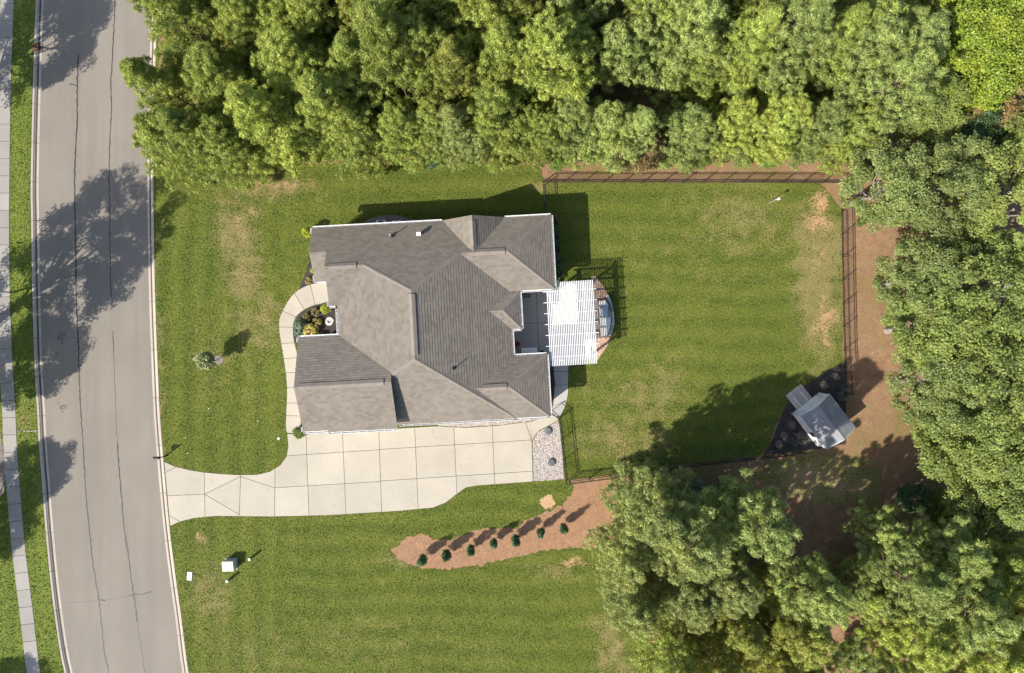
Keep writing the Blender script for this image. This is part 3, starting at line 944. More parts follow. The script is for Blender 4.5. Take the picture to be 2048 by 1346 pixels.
pN = .57
zN = lambda b: EAVE + pN * b
RA, RB0, RB1 = 7.93, 5.60, 10.72
ZR = zN(RB0)
aW, aE, bS = 1.83, 15.24, 15.90
zW = 4.4            # the front slope starts higher, level with the garage eave
pW, pE = (ZR - zW) / (RA - aW), (ZR - EAVE) / (aE - RA)
b2 = 3.33; z2 = zN(b2); a2e = aW + (z2 - zW) / pW; a2w = 1.2
b3 = 2.08; z3 = zN(b3)
b4 = 2.81; z4 = zN(b4); a4w = aE - (z4 - EAVE) / pE; a4e = 15.2; aE4 = 18.82; bS4 = 5.82
E = EAVE
roof = empty('roof', (0, 0, 0), None, None); roof.parent = house
SH = M['shingle']
slope('roof_slope', [[hp(-.1, 0, E), hp(a2w, 0, E), hp(a2w, b3, z3), hp(-.1, b3, z3)], [hp(a2w, 0, E), hp(a2e, 0, E), hp(a2e, b2, z2), hp(a2w, b2, z2)],
      [hp(a2e, 0, E), hp(a4w, 0, E), hp(a4w, b4, z4), hp(RA, RB0, ZR), hp(a2e, b2, z2)], [hp(a4w, 0, E), hp(aE4, 0, E), hp(a4e, b4, z4), hp(a4w, b4, z4)]], roof, SH)
pS = (ZR - E) / (bS - RB1)
def zWs(a): return zW + (a - aW) * pW
def bSof(z): return bS - (z - E) / pS
slope('roof_slope', [[hp(aW, zW and (zW - E) / pN, zW), hp(RA, RB0, ZR), hp(RA, RB1, ZR), hp(aW, bSof(zW), zW)]], roof, SH, z0=zW, lift=-.01)
slope('roof_slope', [[hp(aE, 0, E), hp(RA, RB0, ZR), hp(RA, RB1, ZR), hp(aE, bS, E)]], roof, SH, lift=-.01)
slope('roof_slope', [[hp(aW, bS, E), hp(aW, bSof(zW), zW), hp(RA, RB1, ZR), hp(aE, bS, E)]], roof, SH)
slope('roof_slope', [[hp(a2w, b2, z2), hp(a2e, b2, z2), hp(aW - .02, 6.3, zW), hp(a2w, 6.3, zW)]], roof, SH)
slope('roof_slope', [[hp(-.1, b3, z3), hp(2.2, b3, z3), hp(2.2, 4.27, E), hp(-.1, 4.27, E)]], roof, SH)
slope('roof_slope', [[hp(a4w, b4, z4), hp(a4e, b4, z4), hp(aE4 - .02, bS4, E), hp(aE, bS4, E)]], roof, SH)
slope('roof_slope', [[hp(a4e, b4, z4), hp(aE4, 0, E), hp(aE4 - .02, bS4, E)]], roof, SH)
# small gable on the back slope
g5a, g5h = 12.66, 2.38; z5 = 4.95; g5s = (z5 - E) / pN + .06
slope('roof_slope', [[hp(g5a - g5h - .05, -.06, E + .01), hp(g5a, -.06, z5), hp(g5a, g5s, z5)]], roof, SH)
slope('roof_slope', [[hp(g5a + g5h + .05, -.06, E + .01), hp(g5a, -.06, z5), hp(g5a, g5s, z5)]], roof, SH)
# little hipped bump by the patio
b6, z6 = 7.33, 4.02; a6w = aE - (z6 - E) / pE - .1; a6e = 14.62; aE6 = 16.02
slope('roof_slope', [[hp(a6w, b6, z6), hp(a6e, b6, z6), hp(aE6, 5.84, E), hp(aE - .1, 5.84, E)]], roof, SH)
slope('roof_slope', [[hp(a6w, b6, z6), hp(a6e, b6, z6), hp(aE6, 8.84, E), hp(aE - .1, 8.84, E)]], roof, SH)
slope('roof_slope', [[hp(a6e, b6, z6), hp(aE6, 5.84, E), hp(aE6, 8.84, E)]], roof, SH)
# south east wing
b7, z7_ = 13.26, 4.62; a7w = aE - (z7_ - E) / pE - .1; a7e = 14.8; aE7 = 17.9
slope('roof_slope', [[hp(a7w, b7, z7_), hp(a7e, b7, z7_), hp(aE7, 10.97, E), hp(aE - .1, 10.97, E)]], roof, SH)
slope('roof_slope', [[hp(a7w, b7, z7_), hp(a7e, b7, z7_), hp(aE7, 15.88, E), hp(15.0, 15.88, E)]], roof, SH)
slope('roof_slope', [[hp(a7e, b7, z7_), hp(aE7, 10.97, E), hp(aE7, 15.88, E)]], roof, SH)
# garage wing
b8, z8_ = 12.32, 6.12; a8w, a8e = -1.32, 5.98; EG = zW
slope('roof_slope', [[hp(a8w, b8, z8_), hp(a8e, b8, z8_), hp(a8e, 8.62, EG), hp(a8w, 8.62, EG)]], roof, SH)
slope('roof_slope', [[hp(.62, b8, z8_), hp(a8e, b8, z8_), hp(a8e, 16.06, EG), hp(.62, 16.06, EG)]], roof, SH)
slope('roof_slope', [[hp(a8w, b8, z8_), hp(.62, b8, z8_), hp(.62, 15.92, EG), hp(a8w, 15.92, EG)]], roof, SH)

def cap(name, p0, p1, w, dl, dr, h, parent, mat, ext=.0):
    """An inverted V of cap shingles along a ridge or hip."""
    p0, p1 = Vector(p0), Vector(p1)
    d = (p1 - p0).normalized()
    p0, p1 = p0 - d * ext, p1 + d * ext
    s = d.cross(Vector((0, 0, 1))).normalized()
    mb = MB()
    ring = []
    for p in (p0, p1):
        ring += [p - s * w + Vector((0, 0, h - dl)), p + Vector((0, 0, h + .012)), p + s * w + Vector((0, 0, h - dr)), p + s * w + Vector((0, 0, -dr - .03)), p - s * w + Vector((0, 0, -dl - .03))]
    mb.add(ring, [(0, 1, 6, 5), (1, 2, 7, 6), (2, 3, 8, 7), (3, 4, 9, 8), (4, 0, 5, 9), (0, 4, 3, 2, 1), (5, 6, 7, 8, 9)])
    return mb.build(name, mat, parent)
RC = M['ridge']
def vent(p0, p1, sl, sr): cap('ridge_vent', p0, p1, .25, .25 * sl, .25 * sr, .075, roof, RC)
vent(hp(RA, RB0 + .25, ZR), hp(RA, RB1 - .3, ZR), pW, pE)
vent(hp(a2w + .3, b2, z2), hp(max(a2e - .5, a2w + 1.2), b2, z2), pN, .25)
vent(hp(a4w + .55, b4, z4), hp(a4e - .15, b4, z4), pN, .52)
vent(hp(a7w + .6, b7, z7_), hp(a7e - .15, b7, z7_), .55, .5)
vent(hp(a8w + .35, b8, z8_), hp(a8e - .55, b8, z8_), .46, .46)
vent(hp(g5a, .35, z5), hp(g5a, g5h - .1, z5), .7, .7)
def hipcap(p0, p1, k=.36): cap('hip_cap', p0, p1, .15, .15 * k, .15 * k, .024, roof, RC)
hipcap(hp(RA, RB0, ZR), hp(a2e, b2, z2)); hipcap(hp(RA, RB0, ZR), hp(a4w, b4, z4))
hipcap(hp(RA, RB1, ZR), hp(aE, bS, E)); hipcap(hp(RA, RB1, ZR), hp(5.6, bSof(zWs(5.6)), zWs(5.6)))
hipcap(hp(a4e, b4, z4), hp(aE4, 0, E)); hipcap(hp(a4e, b4, z4), hp(aE4, bS4, E))
hipcap(hp(a6e, b6, z6), hp(aE6, 5.84, E)); hipcap(hp(a6e, b6, z6), hp(aE6, 8.84, E))
hipcap(hp(a7e, b7, z7_), hp(aE7, 10.97, E)); hipcap(hp(a7e, b7, z7_), hp(aE7, 15.88, E))
hipcap(hp(a7w - .2, b7, z7_), hp(a7e, b7, z7_), .8); hipcap(hp(a6w, b6, z6), hp(a6e, b6, z6), .8)
hipcap(hp(a8w, b8, z8_), hp(a8w + .4, b8, z8_), .65); hipcap(hp(a2w, b2, z2), hp(a2w + .5, b2, z2), .78)

# eave boards: fascia, gutter with hangers
def gutter(p0, p1, out, hangers=True, E=EAVE):
    (a0, b0), (a1, b1) = p0, p1
    A, B = hp(a0, b0, E), hp(a1, b1, E)
    d = (B - A).normalized()
    o = Vector((out[0], -out[1], 0))
    L = (B - A).length
    w, t = .135, .014
    z = E - .03
    g = MB()
    mid = (A + B) / 2
    ang = math.atan2(d.y, d.x)
    def bx(off, zc, ww, hh):
        c = mid + o * off
        g.box((c.x, c.y, zc), (L, ww, hh), ang)
    bx(.012, z - .045, .02, .11)
    bx(w / 2 + .02, z - .095, w, t)
    bx(w + .012, z - .035, .022, .13)
    for e in (A, B):
        c = e + o * (w / 2 + .02) + d * (.008 if e == A else -.008)
        g.box((c.x, c.y, z - .045), (t, w, .11), ang)
    go = g.build('gutter', M['white'], house)
    if hangers:
        hb = MB()
        n = max(2, int(L / .63))
        for k in range(n):
            c = A + d * (L * (k + .5) / n) + o * (w / 2 + .01)
            hb.box((c.x, c.y, z + .008), (.035, w + .03, .012), ang)
        tag(hb.build('gutter_hanger', M['white'], go), kind='stuff')
    return go
N_, S_, E_, W__ = (0, -1), (0, 1), (1, 0), (-1, 0)
for g in [((-.1, 0), (g5a - g5h - .1, 0), N_), ((g5a + g5h + .1, 0), (aE4, 0), N_), ((aE4, 0), (aE4 - .02, bS4), E_), ((aE6 + .05, bS4), (aE4, bS4), S_),
          ((aE6, 5.88), (aE6, 8.84), E_), ((aE + .05, 8.84), (aE6, 8.84), S_), ((aE, 8.9), (aE, 10.97), E_), ((aE, 10.97), (aE7, 10.97), N_), ((aE7, 10.97), (aE7, 15.88), E_),
          ((a8e, 15.89), (aE7, 15.89), S_), ((-.1, 4.27), (.95, 4.27), S_)]:
    gutter(*g)
for g in [((.62, 16.06), (a8e, 16.06), S_), ((a8w, 15.92), (.57, 15.92), S_), ((a8w, 8.62), (aW - .02, 8.62), N_), ((aW, 6.55), (aW, 8.5), W__), ((a2w, 6.3), (aW - .16, 6.3), S_)]:
    gutter(*g, True, zW)
# short returns of the gutter round the gable corners
for (p, q, o) in [((-.1, 0), (-.1, .42), W__), ((-.1, 3.75), (-.1, 4.27), W__)]:
    gutter(p, q, o, False)
for (p, q, o) in [((a8w, 8.62), (a8w, 8.95), W__), ((a8w, 15.55), (a8w, 15.92), W__), ((a2w, 5.95), (a2w, 6.3), W__)]:
    gutter(p, q, o, False, zW)
# rake boards under the gable edges
def rake(p0, p1):
    mb = MB()
    mb.bar(Vector(p0) - Vector((0, 0, .10)), Vector(p1) - Vector((0, 0, .10)), .03, .17)
    mb.build('rake_board', M['white'], house)
rake(hp(a8w + .03, 8.65, EG), hp(a8w + .03, b8, z8_)); rake(hp(a8w + .03, 15.9, EG), hp(a8w + .03, b8, z8_))
rake(hp(a8e - .03, 16.03, EG), hp(a8e - .03, b8, z8_)); rake(hp(a2w + .03, 6.27, zW), hp(a2w + .03, b2, z2)); rake(hp(a2w + .03, .1, E), hp(a2w + .03, b2, z2))
rake(hp(-.07, .03, E), hp(-.07, b3, z3)); rake(hp(-.07, 4.24, E), hp(-.07, b3, z3))
rake(hp(g5a - g5h, -.03, E), hp(g5a, -.03, z5)); rake(hp(g5a + g5h, -.03, E), hp(g5a, -.03, z5))

# walls under the roof
wall_px = [(.3, .42), (18.42, .42), (18.42, 5.42), (15.62, 5.42), (15.62, 8.44), (14.84, 8.44), (14.84, 11.37), (17.5, 11.37), (17.5, 15.47), (.2, 15.47), (.2, 9.2), (2.7, 9.2), (2.7, 4.9), (1.6, 4.9), (1.6, 3.87), (.3, 3.87)]
wl = MB()
wl.prism([(a, -b) for a, b in wall_px], 0.0, E - .07)
wl.build('wall', M['siding'], house)
gw_ = MB(); gw_.prism([(-.95, -8.98), (5.62, -8.98), (5.62, -15.70), (.98, -15.70), (.98, -15.56), (-.95, -15.56)], 0, EG - .07); gw_.build('garage_wall', M['siding'], house)
fw_ = MB(); fw_.prism([(1.56, -2.3), (2.66, -2.3), (2.66, -8.9), (2.2, -8.9), (2.2, -5.95), (1.56, -5.95)], 3.235, zW - .07); fw_.build('wall', M['siding'], house)
def gable_wall(p, q, top, th):
    mb = MB()
    P = [Vector(p), Vector(q), Vector(top)]
    t = Vector(th)
    mb.add(P + [v + t for v in P], [(0, 1, 2), (5, 4, 3), (0, 3, 4, 1), (1, 4, 5, 2), (2, 5, 3, 0)])
    mb.build('gable_wall', M['siding'], house)
gable_wall(hp(-.94, 8.95, EG - .068), hp(-.94, 15.6, EG - .068), hp(-.94, b8, z8_ - .12), (.1, 0, 0))
gable_wall(hp(5.61, 8.95, EG - .068), hp(5.61, 15.7, EG - .068), hp(5.61, b8, z8_ - .12), (-.1, 0, 0))
gable_wall(hp(1.55, 2.1, zW - .068), hp(1.55, 6.0, zW - .068), hp(1.55, b2, z2 - .12), (.1, 0, 0))
gable_wall(hp(.25, .3, E - .068), hp(.25, 4.0, E - .068), hp(.25, b3, z3 - .12), (.1, 0, 0))
gable_wall(hp(g5a - g5h, .2, E - .068), hp(g5a + g5h, .2, E - .068), hp(g5a, .2, z5 - .12), (0, -.1, 0))
# porch post, windows and doors that a lower view would show
pm = MB(); pm.box((*hp(1.62, 5.9, 0).xy, 2.08), (.22, .22, 4.16)); pm.build('porch_post', M['white'], house)
def window(a, b, z, w, h, facing, parent=house, name='window'):
    nx = {'N': (0, 1), 'S': (0, -1), 'E': (1, 0), 'W': (-1, 0)}[facing]
    c = hp(a, b, z) + Vector((nx[0] * .03, nx[1] * .03, 0))
    horiz = facing in 'NS'
    f = MB()
    for s in (-1, 1):
        f.box(c + (Vector((s * w / 2, 0, 0)) if horiz else Vector((0, s * w / 2, 0))), (.09, .07, h + .09) if horiz else (.07, .09, h + .09))
        f.box(c + Vector((0, 0, s * h / 2)), (w - .092, .064, .09) if horiz else (.064, w - .092, .09))
    fo = f.build(name, M['white'], parent)
    g = MB()
    g.box(c - Vector((nx[0] * .012, nx[1] * .012, 0)), (w - .09, .02, h - .09) if horiz else (.02, w - .09, h - .09))
    g.build('pane', M['glass'], fo)
for a in (2.5, 5.5, 9.0, 12.6, 16.5): window(a, .42, 1.7, 1.1, 1.4, 'N')
for b in (1.6, 3.8): window(18.42, b, 1.7, 1.1, 1.4, 'E')
window(.3, 2.1, 1.6, 1.6, 1.5, 'W'); window(-.95, 12.2, 1.6, 1.8, 1.4, 'W'); window(17.5, 13.3, 1.7, 1.2, 1.4, 'E')
for a in (8.0, 11.5, 15.0): window(a, 15.47, 1.7, 1.1, 1.4, 'S')
for b in (9.6, 7.0): window(14.84 if b > 8.5 else 15.62, b, 1.35, 1.5, 2.1, 'E')
for a in (.9, 3.9):
    d = MB()
    c = hp(a + .5, 15.71, 1.1)
    d.box(c, (2.5, .06, 2.15)); gd = d.build('garage_door', M['white'], house)
    for k in range(1, 4):
        r_ = MB(); r_.box(c + Vector((0, -.034, -1.05 + k * .53)), (2.46, .012, .03)); r_.build('panel_rib', M['siding'], gd)
dm = MB(); dm.box(hp(2.68, 7.2, 1.1), (.07, 1.0, 2.15)); fd = dm.build('front_door', M['brick_red'], house)
kb = MB(); kb.box(hp(2.62, 7.55, 1.05), (.06, .05, .12)); kb.build('handle', M['steel'], fd)

# roof fittings
def on_roof(px, py, z):
    w = at(px, py, z)
    l = Matrix.Rotation(-TH, 3, 'Z') @ (w - Vector((h0.x, h0.y, 0)))
    return l
def pipe(px, py, z, mat_):
    p = on_roof(px, py, z)
    m_ = MB(); m_.lathe([(.042, -.15), (.042, .62), (.03, .625)], 10, p); o = m_.build('vent_pipe', mat_, roof)
    f_ = MB(); f_.lathe([(.15, -.10), (.14, .03), (.05, .09)], 12, p); f_.build('flashing', M['dark'], o)
pipe(782, 472, zN(1.36), M['white']); pipe(906.5, 737, 5.34, M['dark'])
p = on_roof(838, 468.5, zN(1.40))
m_ = MB(); m_.box(p + Vector((0, 0, .12)), (.27, .22, .32)); bv_ = m_.build('box_vent', M['galv'], roof, bevel=.02)
m_ = MB(); m_.box(p + Vector((0, -.02, .29)), (.33, .29, .03)); m_.build('vent_hood', M['white'], bv_)
# downspouts at the corners
for (a, b) in ((.25, .36), (18.5, .5), (5.75, 15.6), (17.58, 15.4)):
    m_ = MB(); m_.box((*hp(a, b, 0).xy, 1.62), (.08, .06, 3.2)); m_.build('downspout', M['white'], house)

# ------------------------------------------------------------------ pergola
ZP = 3.02
NW, NE, SE, SW = (1092.3, 565.4), (1185.5, 559.6), (1194, 727), (1100.8, 732.8)
pc = at(1143, 646, 0)
pergola = empty('pergola', (pc.x, pc.y, .03), 'white vinyl pergola of close slats standing over the patio', 'pergola')
off = Vector((pc.x, pc.y, .03))
def lp(px, py, z): return at(px, py, z) - off
def lerp2(a, b, t): return (a[0] + (b[0] - a[0]) * t, a[1] + (b[1] - a[1]) * t)
for i in range(27):
    t = (i + .25) / 26.5
    n_, s_ = lerp2(NW, NE, t), lerp2(SW, SE, t)
    if i < 6: n_ = lerp2(n_, s_, (579.5 - n_[1]) / (s_[1] - n_[1]))
    m_ = MB(); m_.bar(lp(*n_, ZP), lp(*s_, ZP), .066, .026); m_.build('slat', M['pergola'], pergola)
for k in range(7):
    y0, x0 = 584.2 + k * 21.73, 1085.7 + k * 1.35
    y1, x1 = 577.6 + k * 21.82, 1192 + k * 1.23
    m_ = MB(); m_.bar(lp(x0, y0, ZP - .125), lp(x1, y1, ZP - .125), .05, .20); m_.build('rafter', M['pergola'], pergola)
for (t, nx_, sx_) in ((.075, .10, .985), (.90, .02, .985)):
    n_, s_ = lerp2(NW, NE, t), lerp2(SW, SE, t)
    a_, b_ = lerp2(n_, s_, nx_), lerp2(n_, s_, sx_)
    for o_ in (-1.9, 1.9):
        m_ = MB(); m_.bar(lp(a_[0] + o_, a_[1], ZP - .33), lp(b_[0] + o_, b_[1], ZP - .33), .05, .20); m_.build('beam', M['pergola'], pergola)
    for q, sgn in ((.14 if nx_ > .05 else .06, 1), (.93, -1)):
        p_ = lerp2(n_, s_, q)
        P_ = lp(*p_, ZP - .33); P_.z = 0
        m_ = MB(); m_.box(P_ + Vector((0, 0, (ZP - .47) / 2)), (.15, .15, ZP - .47)); po = m_.build('post', M['pergola'], pergola)
        m_ = MB(); m_.box(P_ + Vector((0, 0, .06)), (.22, .22, .12)); m_.build('post_base', M['pergola'], po)
        dirn = (lp(*s_, ZP) - lp(*n_, ZP)).normalized() * sgn
        m_ = MB(); m_.bar(P_ + Vector((0, 0, 1.75)), P_ + dirn * .85 + Vector((0, 0, 2.58)), .09, .09); m_.build('knee_brace', M['pergola'], po)
        ex = Vector((.85, 0, 0)) * (1 if t < .5 else -1)
        m_ = MB(); m_.bar(P_ + Vector((0, 0, 1.85)), P_ + ex + Vector((0, 0, 2.78)), .07, .07); m_.build('knee_brace', M['pergola'], po)

# curved counter with grill behind the pergola
cc = at(1208, 640)
island = empty('outdoor_counter', (cc.x, cc.y, .016), 'curved stone outdoor counter with a pale slab top behind the pergola', 'counter')
co = Vector((cc.x, cc.y, .016))
outer = smooth_line([(1208, 602), (1214, 612), (1217.5, 628), (1217.8, 645), (1215.5, 660), (1211, 672)], 3.2)
inner = [(1196, 604), (1196.3, 620), (1198, 640), (1199, 660), (1200, 674)]
top_pts = [(at(*p) - co).xy for p in outer] + [(at(*p) - co).xy for p in inner[::-1]]
m_ = MB(); m_.prism([tuple(p) for p in top_pts], 0, .82); m_.build('base', M['stone'], island)
m_ = MB(); m_.prism([tuple(p * 1.02) for p in top_pts], .822, .88); m_.build('counter_top', M['stone_top'], island)
# stone blocks of the curved rim
rim = smooth_line([(1211, 590), (1218.5, 604), (1222.5, 622), (1224, 640), (1222.5, 655), (1217, 671)], 3)
for s in sections_along(rim, 7.2):
    a_, b_ = at(*s[0]) - co, at(*s[-1]) - co
    d_ = b_ - a_
    for lv in range(3):
        m_ = MB(); m_.box(((a_ + b_) / 2) .xy.to_3d() + Vector((0, 0, .09 + lv * .175)), (d_.length * .96, .24 + random.uniform(-.015, .015), .168), math.atan2(d_.y, d_.x)); m_.build('stone_block', M['stone'], island, bevel=.012)
gp = at(1206.5, 625)
grill = empty('barbecue_grill', (gp.x, gp.y, .896), 'steel barbecue grill with closed lid on the curved counter', 'grill', rz=R(4))
m_ = MB(); m_.box((0, 0, .07), (.74, .92, .14)); m_.build('firebox', M['dark'], grill, bevel=.02)
lid = MB()
prof = [(-.33, .14), (-.30, .30), (-.16, .38), (.10, .38), (.26, .28), (.33, .14)]
lid.add([(x, -.38, z) for x, z in prof] + [(x, .38, z) for x, z in prof], [tuple(range(6)), tuple(range(6, 12))[::-1]] + [(i, i + 1, 7 + i, 6 + i) for i in range(5)] + [(5, 0, 6, 11)])
lo_ = lid.build('lid', M['steel'], grill)
m_ = MB(); m_.tube([(-.37, -.3, .24), (-.37, .3, .24)], [.018, .018], 6); m_.build('handle', M['galv'], lo_)
for yy in (-.42, .42):
    m_ = MB(); m_.box((0, yy, .155), (.6, .07, .03)); m_.build('side_shelf', M['steel'], grill)

# patio furniture seen between the roof and the pergola
def on_patio(px, py): return at(px, py) + Vector((0, 0, .026))
p_ = on_patio(1035, 688)
ott = empty('ottoman', p_, 'dark red square patio ottoman beside the house wall', 'ottoman', rz=R(47))
m_ = MB(); m_.box((0, 0, .30), (.40, .40, .20)); m_.build('cushion', M['red'], ott, bevel=.04)
for sx in (-1, 1):
    for sy in (-1, 1):
        m_ = MB(); m_.box((sx * .15, sy * .15, .10), (.05, .05, .20)); m_.build('leg', M['dark'], ott)
p_ = on_patio(1058, 702)
bn = empty('storage_bench', p_, 'pale grey storage bench against the patio wall', 'bench', rz=TH)
m_ = MB(); m_.box((0, 0, .26), (1.25, .50, .52)); m_.build('body', M['galv'], bn, bevel=.02)
m_ = MB(); m_.box((0, 0, .55), (1.33, .56, .05)); m_.build('lid', M['shed_wall'], bn, bevel=.012)
p_ = on_patio(1049, 592)
mt = empty('plant_stand', p_, 'low brown slatted plant stand under the patio eave', 'plant stand', rz=TH)
for k in range(7):
    m_ = MB(); m_.box((-.42 + k * .14, 0, .24), (.11, .34, .03)); m_.build('slat', M['twig'], mt)
for sx in (-1, 1):
    m_ = MB(); m_.box((sx * .36, 0, .112), (.04, .30, .224)); m_.build('leg', M['twig'], mt)
p_ = on_patio(1084, 706)
pt = empty('plant_pot', p_, 'small dark plant pot next to the storage bench', 'pot')
m_ = MB(); m_.lathe([(.0, .01), (.15, .01), (.21, .36), (.23, .38), (.19, .38), (.17, .30)], 14); m_.build('bowl', M['dark'], pt)
m_ = MB(); m_.lathe([(.005, .30), (.168, .302)], 14); m_.f.append(tuple(range(14))); m_.build('potting_soil', M['mulch'], pt)

# ------------------------------------------------------------------ fences
FH = 1.22
def fence(label, px_pts, spacing=1.71, group='black metal fence runs'):
    P0 = at(*px_pts[0])
    root = empty('metal_fence', P0, label, 'fence', group)
    pts = [at(*p) - P0 for p in px_pts]
    for a, b in zip(pts[:-1], pts[1:]):
        d = b - a
        L = d.length
        n = max(1, round(L / spacing))
        u = d.normalized()
        ang = math.atan2(u.y, u.x)
        for k in range(n + (1 if b is pts[-1] else 0)):
            p = a + d * (k / n)
            m_ = MB(); m_.box((p.x, p.y, (FH + .05) / 2 - .02), (.062, .062, FH + .05), ang); po = m_.build('post', M['black'], root)
            m_ = MB(); m_.box((p.x, p.y, FH + .045), (.078, .078, .03), ang); m_.build('post_cap', M['black'], po)
        for k in range(n):
            p, q = a + d * (k / n), a + d * ((k + 1) / n)
            for z in (.16, FH - .20, FH - .02):
                m_ = MB(); m_.bar(p + u * .032 + Vector((0, 0, z)), q - u * .032 + Vector((0, 0, z)), .036, .04); m_.build('rail', M['black'], root)
            pk = MB()
            m = max(2, round(L / n / .125))
            for j in range(1, m):
                c = p.lerp(q, j / m)
                pk.box((c.x, c.y, FH / 2 + .02), (.018, .018, FH - .08), ang)
            tag(pk.build('pickets', M['black'], root), kind='stuff')
    return root
fence('black picket fence running along the back of the lawn under the pines', [(1086, 364.5), (1683, 366)])
fence('short black picket fence between the house corner and the back fence', [(1086.8, 372), (1089, 446)], 1.75)
fence('black picket fence along the bare soil path beside the oaks', [(1681, 378), (1684, 560), (1687, 700), (1692, 786)])
fence('black picket fence beside the gravel bed and its round lids', [(1118, 837), (1131.5, 962)])
fence('black gate panel across the side path at the house corner', [(1101, 823), (1116, 835)], 1.2)
fence('black picket fence between the lawn and the soft pines, ending at the shed', [(1138, 962), (1300, 941), (1400, 925), (1530, 911), (1600, 903)])

# ------------------------------------------------------------------ shed
sW, sN, sS, sE = (at(*p, 2.0) for p in ((1602, 831), (1659.5, 787), (1652, 899), (1709.5, 855)))
sc_ = (sW + sN + sS + sE) / 4
ux = (sN - sW); wid = ux.length; ux.normalize()
vy = (sS - sW); lng = vy.length; vy.normalize()
ang = math.atan2(ux.y, ux.x)
shed = empty('garden_shed', (sc_.x, sc_.y, .012), 'small pale garden shed with dark shingle roof and plank ramp', 'shed', rz=ang)
# local frame: x across the door wall, -y from the door wall to the back
hw, hl = wid / 2 - .06, lng / 2 - .10
m_ = MB(); m_.prism([(-hw, -hl), (hw, -hl), (hw, hl), (-hw, hl)], 0, 1.97); m_.build('wall', M['shed_wall'], shed)
ridge_z = 2.66
for sy in (-1, 1):
    m_ = MB(); P = [Vector((-hw, sy * hl, 1.972)), Vector((hw, sy * hl, 1.972)), Vector((0, sy * hl, ridge_z - .06))]
    t = Vector((0, -sy * .06, 0))
    m_.add(P + [v + t for v in P], [(0, 1, 2), (5, 4, 3), (0, 3, 4, 1), (1, 4, 5, 2), (2, 5, 3, 0)]); m_.build('gable', M['shed_wall'], shed)
for sx in (-1, 1):
    slope('roof_slope', [[Vector((sx * (wid / 2 + .02), -lng / 2 - .02, 2.0)), Vector((sx * (wid / 2 + .02), lng / 2 + .02, 2.0)), Vector((0, lng / 2 + .02, ridge_z)), Vector((0, -lng / 2 - .02, ridge_z))]], shed, M['shed_roof'], .15, .012)
    m_ = MB(); m_.bar((sx * (wid / 2 + .0), -lng / 2, 1.955), (sx * (wid / 2 + .0), lng / 2, 1.955), .03, .10); m_.build('eave_board', M['white'], shed)
    for sy in (-1, 1):
        m_ = MB(); m_.bar((sx * wid / 2, sy * (lng / 2), 1.965), (sx * .01, sy * (lng / 2), ridge_z - .04), .03, .10); m_.build('rake_board', M['white'], shed)
cap('ridge_cap', (0, -lng / 2, ridge_z), (0, lng / 2, ridge_z), .13, .06, .06, .02, shed, M['shed_roof'])
for sx in (-1, 1):
    m_ = MB(); m_.box((sx * .52, hl + .025, .97), (1.0, .04, 1.75)); dr = m_.build('door', M['shed_wall'], shed)
    for z in (.15, 1.0, 1.78):
        m_ = MB(); m_.box((sx * .52, hl + .055, z), (.98, .022, .11)); m_.build('door_batten', M['white'], dr)
    m_ = MB(); m_.box((sx * .90, hl + .068, 1.35), (.16, .02, .04)); m_.build('hinge', M['black'], dr)
for (x, w_) in ((-1.06, .09), (1.06, .09)):
    m_ = MB(); m_.box((x, hl + .03, .98), (w_, .05, 1.9)); m_.build('door_trim', M['white'], shed)
fr = MB(); fr.box((-hw - .02, -.35, 1.35), (.05, .62, .75)); wo = fr.build('window', M['white'], shed)
fr = MB(); fr.box((-hw - .047, -.35, 1.35), (.012, .50, .62)); fr.build('pane', M['glass'], wo)
for sx in (-1, 1):
    for sy in (-1, 1):
        m_ = MB(); m_.box((sx * (hw + .005), sy * (hl + .005), .985), (.09, .09, 1.96)); m_.build('corner_trim', M['white'], shed)
# plank ramp
ramp_ = empty('plank_ramp', (shed.location.x, shed.location.y, .012), 'grey weathered plank ramp leading up to the shed door', 'ramp', rz=ang)
rw, rl = 1.62, 1.45
for k in range(9):
    x = -rw / 2 + rw * (k + .5) / 9 - .12
    pale = k in (2, 6)
    y0 = hl + .10
    ln = rl * (.68 if pale else 1)
    for part_, (ya, yb) in ((0, (y0, y0 + ln)),) + (((1, (y0 + ln + .006, y0 + rl)),) if pale else ()):
        za, zb = .20 - .13 * (ya - y0) / rl, .20 - .13 * (yb - y0) / rl
        m_ = MB(); m_.bar((x, ya, za), (x, yb, zb), rw / 9 - .012, .038); m_.build('plank', M['wood_new'] if pale and not part_ else M['wood'], ramp_)
for x in (-rw / 2 - .04, rw / 2 - .20):
    m_ = MB(); m_.bar((x, hl + .1, .10), (x, hl + .1 + rl, .035), .04, .13); m_.build('stringer', M['wood'], ramp_)

# ------------------------------------------------------------------ small fixtures
# mailbox
mp = at(333, 911)
mail = empty('mailbox', mp, 'black mailbox on a post with scroll arm at the kerb', 'mailbox', rz=R(2))
m_ = MB(); m_.box((0, 0, .66), (.07, .07, 1.34)); po = m_.build('post', M['black'], mail)
m_ = MB(); m_.lathe([(.045, 1.33), (.06, 1.37), (.0, 1.46)], 8); m_.build('finial', M['black'], po)
m_ = MB(); m_.lathe([(.10, 0), (.08, .12), (.05, .16)], 10); m_.build('post_base', M['black'], po)
bx_ = MB()
pr = [(-.10, 1.00), (.10, 1.00), (.10, 1.14), (.085, 1.19), (.05, 1.225), (0, 1.235), (-.05, 1.225), (-.085, 1.19), (-.10, 1.14)]
bx_.add([(-.55, y, z) for y, z in pr] + [(-.04, y, z) for y, z in pr], [tuple(range(9)), tuple(range(9, 18))[::-1]] + [(i, (i + 1) % 9, 9 + (i + 1) % 9, 9 + i) for i in range(9)])
bo = bx_.build('box', M['black'], mail)
